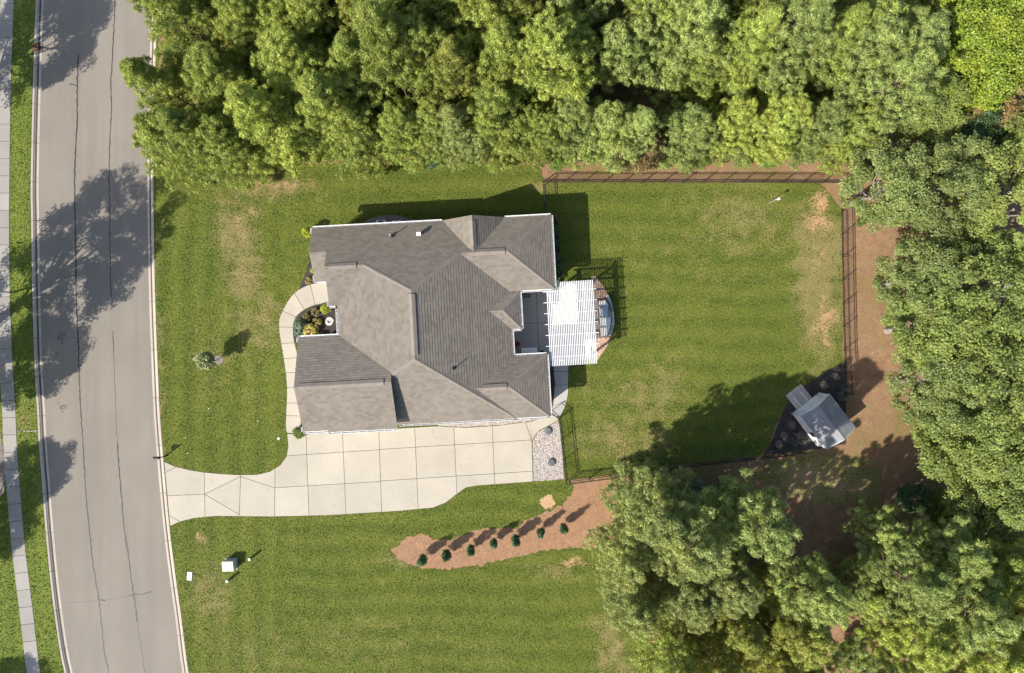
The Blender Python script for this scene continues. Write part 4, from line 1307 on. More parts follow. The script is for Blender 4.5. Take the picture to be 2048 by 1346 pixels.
m_ = MB(); m_.box((-.558, 0, 1.11), (.014, .19, .21)); m_.build('door', M['galv'], bo)
m_ = MB(); m_.box((-.30, -.108, 1.16), (.18, .012, .05)); m_.build('flag', M['red'], bo)
m_ = MB(); m_.bar((-.5, 0, .97), (.03, 0, .97), .05, .04); m_.build('arm', M['black'], mail)
m_ = MB(); m_.tube([(-.02, 0, .60), (-.18, 0, .68), (-.30, 0, .82), (-.34, 0, .95)], [.015] * 4, 6); m_.build('scroll', M['black'], mail)
m_ = MB(); m_.box((-.17, 0, .80), (.26, .012, .20)); m_.build('name_plate', M['black'], mail)

# utility boxes in the grass
tp = at(463, 1127)
tr = empty('transformer_box', tp, 'pale green utility transformer box standing in the lawn', 'utility box', rz=R(2))
m_ = MB(); m_.box((0, 0, .03), (1.05, .98, .06)); m_.build('pad', M['walk'], tr)
m_ = MB()
m_.add([(-.44, -.40, .06), (.44, -.40, .06), (.44, .40, .06), (-.44, .40, .06), (-.44, -.40, .70), (.44, -.40, .70), (.44, .40, .80), (-.44, .40, .80)], [(0, 3, 2, 1), (4, 5, 6, 7), (0, 1, 5, 4), (1, 2, 6, 5), (2, 3, 7, 6), (3, 0, 4, 7)])
m_.build('cabinet', M['box_green'], tr, bevel=.015)
Mx = Matrix.Rotation(math.atan2(.10, .80), 3, 'X')
for sx in (-1, 1):
    m_ = MB(); m_.box((sx * .235, 0, .768), (.455, .86, .02), rot=Mx); m_.build('lid_panel', M['box_green'], tr)
m_ = MB(); m_.box((0, -.41, .4), (.05, .02, .12)); m_.build('latch', M['galv'], tr)
for (px_, py_, lab) in ((505, 1113.5, 'round-topped pale cable pedestal in the grass on the driveway side of the utility box'), (461, 1157, 'pale cable pedestal in the grass on the lawn side of the utility box')):
    pp = at(px_, py_)
    pe = empty('cable_pedestal', pp, lab, 'pedestal', 'cable pedestals')
    m_ = MB(); m_.box((0, 0, .33), (.17, .17, .66)); m_.build('body', M['ped_side'], pe, bevel=.02)
    m_ = MB(); m_.box((0, 0, .70), (.20, .20, .08)); m_.build('cap', M['ped'], pe, bevel=.025)
vp = at(379.5, 1152)
vb = empty('valve_cover', vp, 'white flush valve cover in the grass near the kerb', 'cover', rz=R(-4))
m_ = MB(); m_.box((0, 0, .012), (.46, .76, .05)); m_.build('frame', M['walk'], vb, bevel=.01)
m_ = MB(); m_.box((0, 0, .048), (.38, .68, .022)); m_.build('lid', M['white'], vb, bevel=.008)
ip = at(557.5, 877)
ib = empty('irrigation_lid', ip, 'small pale green irrigation lid in the lawn corner by the driveway', 'cover')
m_ = MB(); m_.lathe([(.13, 0), (.13, .03), (.115, .04), (.0, .044)], 14); m_.build('lid', M['box_green'], ib)
for (px_, py_) in ((371.5, 875.5), (376, 906), (418, 817), (516, 842)):
    pp = at(px_, py_)
    m_ = MB(); m_.lathe([(.045, -.01), (.045, .045), (.03, .06), (.0, .062)], 8); o = m_.build('sprinkler_head', M['ped'], None)
    o.location = pp
    tag(o, 'tiny pale sprinkler head set in the front lawn', 'sprinkler', 'sprinkler heads in the front lawn')
for (px_, py_, lab) in ((1095.5, 862, 'round grey riser lid in the gravel nearer the walkway curve'), (1102.5, 924.5, 'round grey riser lid in the middle of the gravel bed')):
    pp = at(px_, py_)
    rl_ = empty('riser_lid', pp, lab, 'lid', 'round septic lids')
    m_ = MB(); m_.lathe([(.29, 0), (.29, .13), (.27, .15)], 24); m_.build('collar', M['grey_lid'], rl_)
    m_ = MB(); m_.lathe([(.31, .15), (.31, .18), (.27, .20), (.08, .212), (.0, .214)], 24); lo_ = m_.build('lid', M['grey_lid'], rl_)
    for k in range(6):
        a = k * math.pi / 3
        m_ = MB(); m_.box((.16 * math.cos(a), .16 * math.sin(a), .214), (.18, .02, .012), a); m_.build('rib', M['grey_lid'], lo_)
# storm drain at the far kerb
dp = at(75, 94); dp.z = -.02
dr_ = empty('storm_drain', dp, 'rust red storm drain inlet set in the far kerb', 'drain', rz=R(3))
m_ = MB(); m_.box((-.12, 0, .03), (.42, .72, .05)); m_.build('hood', M['brick_red'], dr_, bevel=.015)
for k in range(6):
    m_ = MB(); m_.box((.22, -.3 + k * .12, -.055), (.30, .05, .035)); m_.build('grate_bar', M['terracotta'], dr_)
# air conditioners
for (px_, py_, lab) in ((765.5, 452, 'grey air conditioner with its fan hub showing beyond the back eave'), (797, 452.5, 'grey air conditioner next to its twin, mostly hidden by the back eave')):
    pp = at(px_, py_) + Vector((0, 0, .010))
    ac = empty('air_conditioner', pp, lab, 'air conditioner', 'air conditioners behind the house', rz=TH)
    m_ = MB(); m_.box((0, 0, .04), (.95, .95, .08)); m_.build('pad', M['walk'], ac)
    m_ = MB(); m_.box((0, 0, .45), (.78, .78, .74)); cb = m_.build('cabinet', M['galv'], ac, bevel=.04)
    for k in range(8):
        m_ = MB(); m_.box((0, 0, .16 + k * .075), (.80, .80, .02)); m_.build('louvre', M['grey_lid'], cb)
    m_ = MB(); m_.lathe([(.33, .823), (.33, .832), (.0, .833)], 24); m_.build('fan_opening', M['dark'], ac)
    m_ = MB(); m_.lathe([(.09, .833), (.09, .855), (.0, .865)], 14); fh = m_.build('fan_hub', M['galv'], ac)
    for k in range(4):
        a = k * math.pi / 2 + .4
        m_ = MB(); m_.box((.2 * math.cos(a), .2 * math.sin(a), .842), (.25, .012, .010), a); m_.build('guard_bar', M['grey_lid'], fh)
# bird feeder on a pole in the back lawn
bp = at(1537.5, 406.5)
bf = empty('bird_feeder', bp, 'white bird feeder on a thin pole standing in the back lawn', 'bird feeder', rz=R(20))
m_ = MB(); m_.tube([(0, 0, 0), (0, 0, 1.40)], [.028, .024], 8); m_.build('pole', M['galv'], bf)
m_ = MB(); m_.tube([(0, 0, 1.38), (.10, 0, 1.47), (.30, 0, 1.47), (.36, 0, 1.42)], [.02] * 4, 6); m_.build('hook', M['galv'], bf)
m_ = MB(); m_.lathe([(.0, 1.16), (.10, 1.17), (.08, 1.20), (.07, 1.33), (.13, 1.35), (.0, 1.43)], 12, (.36, 0, 0)); m_.build('feeder', M['white'], bf)
# white gate stub by the fence corner
gp_ = at(1086, 405)
# coiled ring in the front bed
sp = at(659, 643)
co_ = empty('spiral_garden_ornament', sp + Vector((0, 0, .014)), 'white coiled spiral ornament lying in the front mulch bed', 'ornament')
pts_ = []
for k in range(90):
    t = k / 89
    a = t * 2 * math.pi * 3.4
    r_ = .36 - .24 * t
    pts_.append((r_ * math.cos(a), r_ * math.sin(a), .04 + .05 * t))
m_ = MB(); m_.tube(pts_, [.028] * 90, 6); m_.build('coil', M['white'], co_)
m_ = MB()
for a in (.5, 2.1, 3.7, 5.2): m_.box((.07 * math.cos(a), .07 * math.sin(a), .05), (.13, .02, .02), a)
m_.build('scroll_bars', M['galv'], co_)

# ------------------------------------------------------------------ trees and shrubs
def np_mesh(name, V, F, mat, parent=None):
    """A mesh from numpy arrays of vertices and equal-sided faces."""
    me = bpy.data.meshes.new(name)
    k = F.shape[1]
    me.vertices.add(len(V)); me.vertices.foreach_set('co', V.astype(np.float32).ravel())
    me.loops.add(F.size); me.loops.foreach_set('vertex_index', F.astype(np.int32).ravel())
    me.polygons.add(len(F))
    me.polygons.foreach_set('loop_start', np.arange(0, F.size, k, dtype=np.int32))
    me.update(calc_edges=True)
    me.materials.append(mat)
    return link(bpy.data.objects.new(name, me), parent)

def unit(a): return a / np.maximum(np.linalg.norm(a, axis=-1, keepdims=True), 1e-9)

def needles(C, D, n, ln, wd, g, cone=.75):
    """n needles round every puff centre C, fanned about its direction D."""
    m = len(C)
    d = unit(D[:, None, :] * .75 + g.normal(0, cone, (m, n, 3)))
    L = ln * g.uniform(.7, 1.15, (m, n, 1))
    c = C[:, None, :] + g.normal(0, ln * .10, (m, n, 3))
    side = unit(np.cross(d, g.normal(0, 1, (m, n, 3)))) * wd
    tip = c + d * L
    V = np.stack([c - side * .5, c + side * .5, tip + side * .28, tip - side * .28], 2).reshape(-1, 3)
    return V, np.arange(len(V)).reshape(-1, 4)

def sprays(C, D, n, rad, g):
    """Short outward-facing needle sprays that give every puff its rounded body."""
    m = len(C)
    r = unit(D[:, None, :] * .35 + g.normal(0, 1, (m, n, 3)))
    c = C[:, None, :] + r * rad * g.uniform(.55, 1.0, (m, n, 1))
    nr = unit(r + g.normal(0, .28, (m, n, 3)))
    t = unit(np.cross(nr, g.normal(0, 1, (m, n, 3))))
    b = np.cross(nr, t)
    L = rad * g.uniform(.30, .55, (m, n, 1))
    W = rad * g.uniform(.085, .14, (m, n, 1))
    V = np.stack([c - t * L, c + b * W, c + t * L, c - b * W], 2).reshape(-1, 3)
    return V, np.arange(len(V)).reshape(-1, 4)

def leaves(C, n, rad, size, g, flat=.75, upb=.9):
    """n leaf blades scattered round every clump centre."""
    m = len(C)
    r = unit(g.normal(0, 1, (m, n, 3))) * g.uniform(.15, 1, (m, n, 1)) ** .5 * (rad[:, None, None] if isinstance(rad, np.ndarray) else rad)
    r[..., 2] *= flat
    c = C[:, None, :] + r
    nr = unit(g.normal(0, .55, (m, n, 3)) + np.array([0, 0, upb]) + unit(r) * .55)
    t = unit(np.cross(nr, g.normal(0, 1, (m, n, 3))))
    b = np.cross(nr, t)
    s = size * g.uniform(.65, 1.3, (m, n, 1))
    V = np.stack([c - t * s * .6, c + b * s * .36, c + t * s * .6, c - b * s * .36], 2).reshape(-1, 3)
    return V, np.arange(len(V)).reshape(-1, 4)

def make_pine(seed, Ht, Rm, z0f, mat, barkm, puff_n=34, ln=.285, wd=.030, step=.56, droop=0.0, whorl=.44, prof=.70, label=None, dens=1.0, cone=.9):
    g = np.random.default_rng(seed)
    root = empty('pine_tree', (0, 0, 0), label or 'pine', 'tree')
    z0 = Ht * z0f
    wood = MB()
    lean = g.normal(0, .015, 2)
    tp = [(lean[0] * z * z * .1, lean[1] * z * z * .1, z) for z in np.linspace(-.05, Ht - .2, 9)]
    r0 = .013 * Ht + .03
    wood.tube(tp, list(np.linspace(r0, .025, 9)), 7)
    C, D = [], []
    az0 = g.uniform(0, 6)
    z = z0
    while z < Ht - .15:
        t = (z - z0) / (Ht - z0)
        nb = int(g.integers(3, 5)) if t < .85 else 3
        az0 += g.uniform(.5, 1.3)
        for k in range(nb):
            az = az0 + k * 2 * math.pi / nb + g.normal(0, .25)
            L = Rm * (1 - t) ** prof * (.62 + .38 * min(1, t / .22)) * g.uniform(.55, 1.28) + .18
            el = R(-12 + 58 * t + g.normal(0, 7)) - droop * (1 - t)
            h = np.array([math.cos(az), math.sin(az), 0])
            base = np.array([lean[0] * z * z * .1, lean[1] * z * z * .1, z])
            def pos(s): return base + h * (L * s * math.cos(el)) + np.array([0, 0, L * s * math.sin(el) + (.14 - droop * .25) * L * s * s])
            wood.tube([pos(0), pos(.5), pos(.97)], [.018 + .012 * L, .012 + .006 * L, .008], 4, False)
            m = max(2, int(L / step * dens))
            perp = np.array([-h[1], h[0], 0])
            for s in np.linspace(.38 if L > 1 else .5, 1.0, m):
                wsp = (.42 * L * (1.12 - s) + .12)
                for sd in (-1, 0, 1):
                    if sd == 0 and s < .6 and g.random() < .5: continue
                    w_ = sd * wsp * g.uniform(.45, 1.15)
                    p = pos(s) + perp * w_ + h * abs(w_) * .35 + g.normal(0, .07, 3)
                    p[2] += abs(w_) * .12 - droop * abs(w_) * .5
                    C.append(p)
                    D.append(unit(h * .55 + perp * sd * .45 + np.array([0, 0, .75 - droop]) + g.normal(0, .2, 3)))
        z += whorl * g.uniform(.75, 1.25) * (1.0 - .35 * t)
    for k in range(5):
        C.append(np.array([lean[0] * Ht * Ht * .1, lean[1] * Ht * Ht * .1, Ht - .1 - k * .14]) + g.normal(0, .07, 3))
        D.append(np.array([0, 0, 1.0]))
    C, D = np.array(C), np.array(D)
    V, F = needles(C, D, int(puff_n * .5), ln * 1.1, wd, g, cone)
    V2, F2 = sprays(C, D, int(puff_n * 1.15), ln * .95, g)
    V, F = np.concatenate([V, V2]), np.concatenate([F, F2 + len(V)])
    wood.build('trunk', barkm, root)
    np_mesh('crown', V, F, mat, root)
    return root

def make_broad(seed, Ht, Rx, zc, Rz, mat, barkm, clumps=130, per=210, size=.17, crad=.78, name='oak_tree', fill=.35, spread=.75, stemr=None):
    """Trunk, forking limbs and leaf clumps spread over an uneven crown."""
    g = np.random.default_rng(seed)
    root = empty(name, (0, 0, 0), 'tree', 'tree')
    wood = MB()
    fork = max(.3, (zc - Rz) * .9 + .2)
    r0 = stemr or .02 * Ht + .03
    wood.tube([(0, 0, -.05), (.02, .0, fork * .5), (.0, .03, fork), (.0, .0, zc)], [r0 * 1.15, r0, r0 * .85, r0 * .4], 7)
    # lobes make the outline uneven
    nl = 9
    ld = unit(g.normal(0, 1, (nl, 3)) + np.array([0, 0, .25]))
    lw_ = g.uniform(.75, 1.28, nl)
    P = []
    while len(P) < clumps:
        d = unit(g.normal(0, 1, 3))
        if d[2] < -.55: continue
        k = float(np.sum(np.maximum(0, ld @ d) ** 6 * lw_) / (np.sum(np.maximum(0, ld @ d) ** 6) + 1e-6))
        rr = g.uniform(fill, 1) ** .45 * k
        P.append(np.array([d[0] * Rx * rr, d[1] * Rx * rr, zc + d[2] * Rz * rr]))
    P = np.array(P)
    for i in g.choice(len(P), min(len(P), 26), replace=False):
        e = P[i]
        s_ = np.array([0, 0, fork + (zc - fork) * g.uniform(0, .8)])
        m_ = (s_ + e) / 2 + np.array([0, 0, -.12 * Rz])
        wood.tube([s_, m_, e], [r0 * .38, r0 * .22, .012], 5, False)
    rad = crad * g.uniform(.6, 1.25, len(P))
    V, F = leaves(P, per, rad, size, g, spread)
    wood.build('trunk', barkm, root)
    np_mesh('crown', V, F, mat, root)
    return root

used = set()
def put(proto, xy, s, rz, label, group, mat=None, sz=None):
    """The first use moves the prototype itself, later ones copy it with its parts."""
    if id(proto) not in used and proto.name in bpy.data.objects and proto.get('label') in ('pine', 'tree', 'shrub'):
        o = proto
        used.add(id(proto))
    else:
        o = copy_tree(proto)
    o.location = (xy[0], xy[1], -.01)
    o.rotation_euler = (random.uniform(-.02, .02), random.uniform(-.02, .02), rz)
    o.scale = (s, s, sz or s)
    tag(o, label, 'tree' if 'tree' in o.name else 'shrub', group)
    if mat:
        for ch in o.children:
            if ch.name.startswith('crown'):
                ch.material_slots[0].link = 'OBJECT'
                ch.material_slots[0].material = M[mat]
    return o

PB = M['bark']
pines = [make_pine(21, 13.5, 3.5, .22, M['pine'], PB, prof=1.05), make_pine(22, 12.5, 3.3, .14, M['pine'], PB, prof=.9), make_pine(23, 14.5, 3.9, .28, M['pine'], PB, prof=1.0), make_pine(24, 11.0, 3.3, .10, M['pine'], PB, prof=.6), make_pine(25, 12, 3.6, .18, M['pine'], PB, prof=.55)]
low_pine = make_pine(26, 8.5, 3.1, .05, M['pine'], PB, prof=.65)
soft = [make_pine(31, 11.5, 3.3, .30, M['pine_soft'], PB, puff_n=30, ln=.26, wd=.030, step=.44, droop=.25, whorl=.40, prof=.6, cone=.95), make_pine(32, 10, 3.0, .06, M['pine_soft'], PB, puff_n=30, ln=.26, wd=.030, step=.44, droop=.25, whorl=.40, prof=.6, cone=.95)]
puffy = [make_pine(41, 12.5, 2.9, .46, M['pine_blue'], PB, puff_n=44, ln=.34, wd=.034, step=.74, whorl=.62, prof=.6, cone=.7), make_pine(42, 13.5, 3.2, .48, M['pine_blue'], PB, puff_n=44, ln=.34, wd=.034, step=.74, whorl=.62, prof=.55, cone=.7)]
GB = M['bark_grey']
broad = [make_broad(51, 13, 4.2, 7.4, 4.6, M['leaf'], GB, 150, 230), make_broad(52, 12, 3.8, 6.8, 4.2, M['leaf'], GB, 135, 230), make_broad(53, 14, 4.6, 8.0, 5.0, M['leaf'], GB, 170, 230)]
under = [make_broad(61, 5.5, 2.0, 3.0, 2.2, M['leaf_mid'], GB, 55, 150, .16, .65, 'understory_tree'), make_broad(62, 4.5, 1.7, 2.3, 1.9, M['leaf_mid'], GB, 45, 150, .16, .6, 'understory_tree')]

rr = random.Random(5)
G1, G2 = 'pines of the wood behind the house', 'oaks and maples beside the soil path'
def ground_of(px, py, z): return at(px, py, z).xy
# wood behind the house; positions are trunk feet
def wood_row(xs, yfun, label, mats, jitter, protos, smin, smax):
    for x in xs:
        q = at(x + rr.uniform(-jitter, jitter), yfun(x) + rr.uniform(-jitter, jitter) * .7)
        pr_ = rr.choice(protos)
        put(pr_, q.xy, rr.uniform(smin, smax), rr.uniform(0, 6.28), label, G1, rr.choice(mats))
edge = lambda x: 318 if x < 560 else (318 - (x - 560) * .6 if x < 640 else (292 if x < 1070 else 292))
wood_row(range(404, 660, 60), edge, 'tall pine leaning its low boughs over the front lawn at the edge of the wood', ['pine', 'pine'], 16, [pines[1], pines[3], low_pine], .68, 1.05)
wood_row(range(690, 1075, 58), edge, 'pine at the edge of the wood directly behind the side lawn', ['pine', 'pine', 'pine', 'pine_soft', 'pine'], 22, [pines[1], pines[3], low_pine], .68, 1.05)
wood_row(range(1090, 1640, 58), edge, 'pine at the edge of the wood directly behind the back fence', ['pine', 'pine_blue', 'pine_blue'], 22, [pines[1], pines[3], low_pine], .68, 1.06)
wood_row(range(436, 1060, 62), lambda x: 208 + (30 if x < 600 else 0), 'tall pine in the second rank of the wood behind the side lawn', ['pine', 'pine', 'pine_yellow'], 24, pines, .74, 1.12)
wood_row(range(1070, 1700, 62), lambda x: 172, 'tall blue green pine in the second rank of the wood behind the back fence', ['pine_blue', 'pine', 'pine_blue'], 24, pines + puffy, .74, 1.14)
wood_row(range(458, 1060, 56), lambda x: 128, 'tall pine deep in the wood behind the side lawn', ['pine', 'pine', 'pine_yellow'], 26, pines, .78, 1.16)
wood_row(range(1080, 1640, 56), lambda x: 98, 'tall blue green pine deep in the wood behind the back fence', ['pine_blue', 'pine', 'pine_blue'], 26, pines + puffy, .78, 1.16)
wood_row(range(455, 1640, 60), lambda x: 46, 'tall pine in the farthest rank of the wood', ['pine', 'pine_blue', 'pine'], 26, pines, .78, 1.16)
# understory at the wood edge
for (x, y, pr_, s, mat, lab) in [(1178, 300, under[0], .75, 'leaf_mid', 'bright green sapling at the wood edge behind the back fence'), (1262, 318, under[0], .95, 'leaf_rust', 'turning yellow brown small tree overhanging the back fence'),
        (768, 312, under[1], .55, 'leaf_rust', 'brown dying bush at the wood edge behind the side lawn'), (868, 318, under[1], .62, 'leaf_dark', 'dark wispy bush at the wood edge behind the side lawn'),
        (1205, 285, under[1], .7, 'leaf_mid', 'low green sapling beside the turning tree at the back fence'), (545, 338, under[1], .5, 'leaf_rust', 'small rusty bush under the pines by the front lawn'),
        (1560, 285, under[1], .75, 'leaf_mid', 'pale green sapling under the pines near the fence corner'), (1620, 240, under[0], .8, 'leaf_rust', 'russet sapling between the pines and the oaks'),
        (1115, 322, under[1], .55, 'leaf_mid', 'low leafy bush by the back corner of the side lawn'), (1330, 316, under[1], .6, 'leaf', 'leafy bush beside the turning tree at the back fence'), (1395, 322, under[1], .5, 'leaf_mid', 'small bright bush behind the middle of the back fence'),
        (1470, 316, under[1], .62, 'leaf', 'olive bush behind the bird feeder side of the back fence'), (1525, 322, under[1], .45, 'leaf_mid', 'smallest bright bush behind the back fence'), (1655, 300, under[1], .5, 'leaf', 'low bush on the bare soil by the fence corner'),
        (700, 312, under[1], .5, 'leaf', 'low olive bush at the pine edge above the front corner of the house'), (940, 316, under[1], .5, 'leaf_mid', 'bright low bush at the pine edge above the back gable'), (1010, 318, under[1], .55, 'leaf', 'olive bush at the pine edge near the fence start')]:
    q = at(x, y)
    put(pr_, q.xy, s, rr.uniform(0, 6), lab, 'small trees at the wood edge', mat)
# by crown centre in the picture and crown height
def crown(px, py, zc, proto, s, mat, label, group):
    q = at(px, py, zc)
    return put(proto, q.xy, s, rr.uniform(0, 6.28), label, group, mat)
for (x, y, z, pr_, s, mat, lab) in [
        (1760, 385, 5.0, broad[1], .84, 'leaf_grey', 'grey green oak overhanging the back fence corner'), (1890, 375, 6.5, broad[0], .86, 'leaf_grey', 'broad grey green oak next to the fence corner oak'),
        (2010, 420, 6.5, broad[2], .9, 'leaf', 'oak behind the fence corner oaks'), (1850, 560, 6.0, broad[0], .82, 'leaf_grey', 'grey green oak where the soil path widens'),
        (1870, 660, 6.5, broad[1], .92, 'leaf', 'mid green oak beside the bare soil path'), (1985, 590, 7.5, broad[2], .95, 'leaf', 'large oak behind the path-side oaks'),
        (1890, 775, 6.5, broad[0], .88, 'leaf_grey', 'grey green oak opposite the garden shed'), (1990, 730, 7.5, broad[2], .95, 'leaf', 'yellow green oak deep behind the path'),
        (1925, 890, 6.0, broad[1], .88, 'leaf', 'yellow green oak beyond the shaded clearing'), (2020, 860, 7.0, broad[0], 1.0, 'leaf', 'oak behind the clearing oak'), (1995, 985, 6.5, broad[1], .9, 'leaf', 'oak standing over the pines beyond the clearing'),
        (1905, 60, 7.0, broad[1], .95, 'leaf_bright', 'lime green maple in the corner of the wood'), (1995, 40, 8.0, broad[0], .95, 'leaf_bright', 'lime green maple, tallest of the bright group'), (1975, 135, 7.0, broad[1], .9, 'leaf_bright', 'lime green maple leaning over the dark hollow'),
        (1860, 215, 5.0, broad[1], .7, 'leaf', 'olive green tree between the maples and the oaks'), (2020, 180, 5.0, broad[0], .75, 'leaf_rust', 'olive tree at the foot of the lime maples'), (1945, 265, 3.5, broad[1], .62, 'leaf_dark', 'dark low tree in the hollow between maples and oaks'), (2030, 290, 5.0, broad[0], .75, 'leaf', 'tree above the hollow behind the oaks'),
        (1850, 330, 3.5, broad[1], .55, 'leaf_mid', 'low fresh green tree behind the fence corner oak'), (2010, 1050, 4.0, broad[1], .6, 'leaf_dark', 'dark undergrowth tree beneath the oaks of the clearing')]:
    crown(x, y, z, pr_, s, mat, lab, G2)
for (x, y, z, pr_, s, mat, lab) in [(1700, 120, 8, puffy[0], 1.0, 'pine_blue', 'tall blue green pine next to the lime maples'), (1745, 200, 7, puffy[1], .95, 'pine_blue', 'blue green pine between the wood and the oaks'), (1730, 60, 9, pines[4], 1.0, 'pine', 'tall pine behind the pine next to the maples'), (1700, 270, 4, pines[3], .78, 'pine', 'lower pine by the gap at the fence corner'), (1790, 140, 7, puffy[0], .95, 'pine_blue', 'blue green pine touching the lime maples')]:
    crown(x, y, z, pr_, s, mat, lab, G1)
# pines on the lower side of the lot
G3 = 'pines between the lower lawn and the clearing'
for (x, y, z, pr_, s, mat, lab) in [
        (1310, 1020, 7, soft[1], 1.25, 'pine_soft', 'soft olive pine at the corner of the lower fence'), (1245, 1100, 5, soft[0], .85, 'pine_soft', 'soft olive pine at the end of the pine straw bed'),
        (1372, 1062, 8, soft[0], 1.2, 'pine_soft', 'tall soft olive pine behind the lower fence'), (1265, 1200, 5, soft[1], .95, 'pine_soft', 'soft olive pine hanging over the lower lawn'),
        (1370, 1190, 6, soft[1], 1.0, 'pine_soft', 'soft olive pine in the middle of the lower pines'), (1340, 1310, 5, pines[1], .9, 'pine', 'dark edged pine at the far end of the lower lawn'),
        (1490, 1035, 8.5, puffy[0], 1.1, 'pine_blue', 'pale tufted pine towering at the edge of the clearing'), (1588, 1165, 7, puffy[1], .9, 'pine_blue', 'pale tufted pine beside the dark lane'),
        (1440, 1150, 7, puffy[1], .82, 'pine_soft', 'soft olive pine behind the tufted pines'), (1470, 1240, 6, pines[1], .9, 'pine_yellow', 'yellowing pine among the lower pines'), (1575, 1235, 6.5, pines[3], 1.05, 'pine_yellow', 'yellowing pine beside the dark lane'),
        (1420, 1330, 6, pines[0], .85, 'pine_yellow', 'yellow green pine at the foot of the lower pines'), (1530, 1330, 6, pines[4], .9, 'pine_yellow', 'yellow green pine next to the dark lane end'), (1600, 1330, 5, pines[3], .8, 'pine', 'pine closing the end of the dark lane')]:
    crown(x, y, z, pr_, s, mat, lab, G3)
G4 = 'pines beyond the clearing'
for (x, y, z, pr_, s, mat, lab) in [
        (1735, 1045, 4.5, puffy[0], .68, 'pine_blue', 'small blue green pine at the edge of the shaded clearing'), (1768, 1130, 6, puffy[1], .92, 'pine_blue', 'tufted pine on the clearing side of the dark lane'), (1880, 1090, 7, puffy[0], .92, 'pine_blue', 'tall tufted pine under the oaks of the clearing'),
        (1880, 1190, 7.5, puffy[1], 1.0, 'pine_blue', 'tallest tufted pine beyond the dark lane'), (1985, 1130, 7, pines[4], .95, 'pine', 'pine between the tufted pines and the oaks'), (1775, 1240, 6, puffy[0], .95, 'pine', 'pine along the far side of the dark lane'),
        (1930, 1290, 7.5, puffy[1], 1.0, 'pine', 'tall pine at the far corner of the lot'), (2030, 1230, 7.5, pines[0], 1.0, 'pine_yellow', 'yellow green pine at the far corner of the lot'), (1840, 1330, 6, pines[1], .9, 'pine', 'pine closing the far corner beside the lane'), (2020, 1340, 7, pines[2], 1.0, 'pine', 'last pine of the far corner'), (1712, 1325, 5.5, puffy[0], .85, 'pine_blue', 'tufted pine blocking the far end of the dark lane'), (1735, 1190, 5, pines[3], .72, 'pine_blue', 'short pine leaning into the dark lane')]:
    crown(x, y, z, pr_, s, mat, lab, G4)
for (x, y, pr_, s, mat, lab) in [(1445, 985, under[1], .6, 'leaf_dark', 'dark leafy sapling in the shade behind the lower fence'), (1385, 975, under[1], .5, 'leaf_teal', 'small blue green sapling in the shade behind the lower fence'), (1800, 985, under[0], .6, 'leaf_dark', 'dark sapling at the far edge of the clearing'), (1690, 1290, under[1], .6, 'leaf_mid', 'small sapling standing in the dark lane'), (1860, 1010, under[0], .7, 'leaf_mid', 'fresh green sapling under the clearing oaks'), (1716, 445, under[1], .22, 'leaf_mid', 'tiny green seedling on the bare soil path')]:
    put(pr_, at(x, y).xy, s, rr.uniform(0, 6), lab, 'saplings in the clearing', mat)

# street trees on the far pavement: their shade falls across the road
G5 = 'street trees along the far pavement'
for (x, y, pr_, s, lab) in [(-30, 660, broad[2], 1.05, 'large street tree whose shade covers the middle of the road'), (-70, 190, broad[0], .95, 'street tree whose shade falls by the storm drain'), (-48, 1035, broad[1], .66, 'smaller street tree beside the faded mulch bed'), (-95, 1130, broad[1], .58, 'small street tree shading the pavement below the mulch bed'), (-70, 1450, broad[1], .6, 'street tree shading the bottom end of the pavement'), (-70, 830, broad[1], .85, 'street tree beside the largest one, shading the gutter')]:
    put(pr_, at(x, y).xy, s, rr.uniform(0, 6), lab, G5, 'leaf')

# ------------------------------------------------------------------ shrubs and the young lawn tree
holly = make_broad(71, 1.9, .30, .95, .95, M['leaf_dark'], GB, 46, 60, .09, .17, 'holly_shrub', .3, .95, .03)
for i, (x, y) in enumerate([(849, 1118), (895, 1109), (943, 1099), (988, 1087), (1031, 1080), (1081, 1065), (1126, 1056)]):
    lab = ['young holly at the open end of the pine straw bed', 'second young holly from the open end of the straw bed', 'third young holly from the open end of the straw bed', 'middle young holly of the row in pine straw', 'fifth young holly from the open end of the straw bed', 'young holly next to last before the soft pines', 'young holly half under the soft pine boughs'][i]
    put(holly, at(x, y - 7).xy, .95 + rr.uniform(-.12, .12), rr.uniform(0, 6), lab, 'hollies in the pine straw row', None, 1.22 + rr.uniform(-.12, .12))
yt = make_broad(72, 2.9, .72, 1.85, .95, M['leaf_olive'], GB, 60, 40, .14, .27, 'young_tree', .1, .95, .03)
put(yt, at(433, 721).xy, 1.0, .4, 'young olive green tree in a mulch ring on the front lawn', None)
def shrub(seed, r, h, mat, label, px, py, size=.07, clumps=40, per=60, crad=.16, group=None, z=.012, name='shrub', fill=.5):
    s = make_broad(seed, h, r, h * .52, h * .5, M[mat], M['twig'], clumps, per, size, crad, name, fill, .95, .02)
    q = at(px, py)
    s.location = (q.x, q.y, z)
    tag(s, label, 'shrub', group)
    return s
FB = 'shrubs of the front bed'
shrub(81, .40, .85, 'leaf_lime', 'round lime green cypress beside the porch in the front bed', 654, 619, .05, 70, 60, .13, FB)
shrub(82, .30, .45, 'leaf_gold', 'golden twiggy shrub between walkway and lime cypress', 632, 624, .07, 22, 26, .13, FB)
shrub(83, .30, .50, 'leaf_gold', 'golden shrub in the middle of the front bed', 636.5, 644, .07, 22, 26, .13, FB)
shrub(84, .26, .55, 'leaf_rust', 'small bronze shrub along the walkway curve', 615, 634, .07, 22, 30, .13, FB)
shrub(85, .42, .9, 'leaf_teal', 'blue green shrub against the walkway curve', 603, 650, .09, 40, 40, .16, FB)
shrub(86, .34, .7, 'leaf_teal', 'lower blue green shrub beside the garage walk', 601, 664, .08, 34, 40, .15, FB)
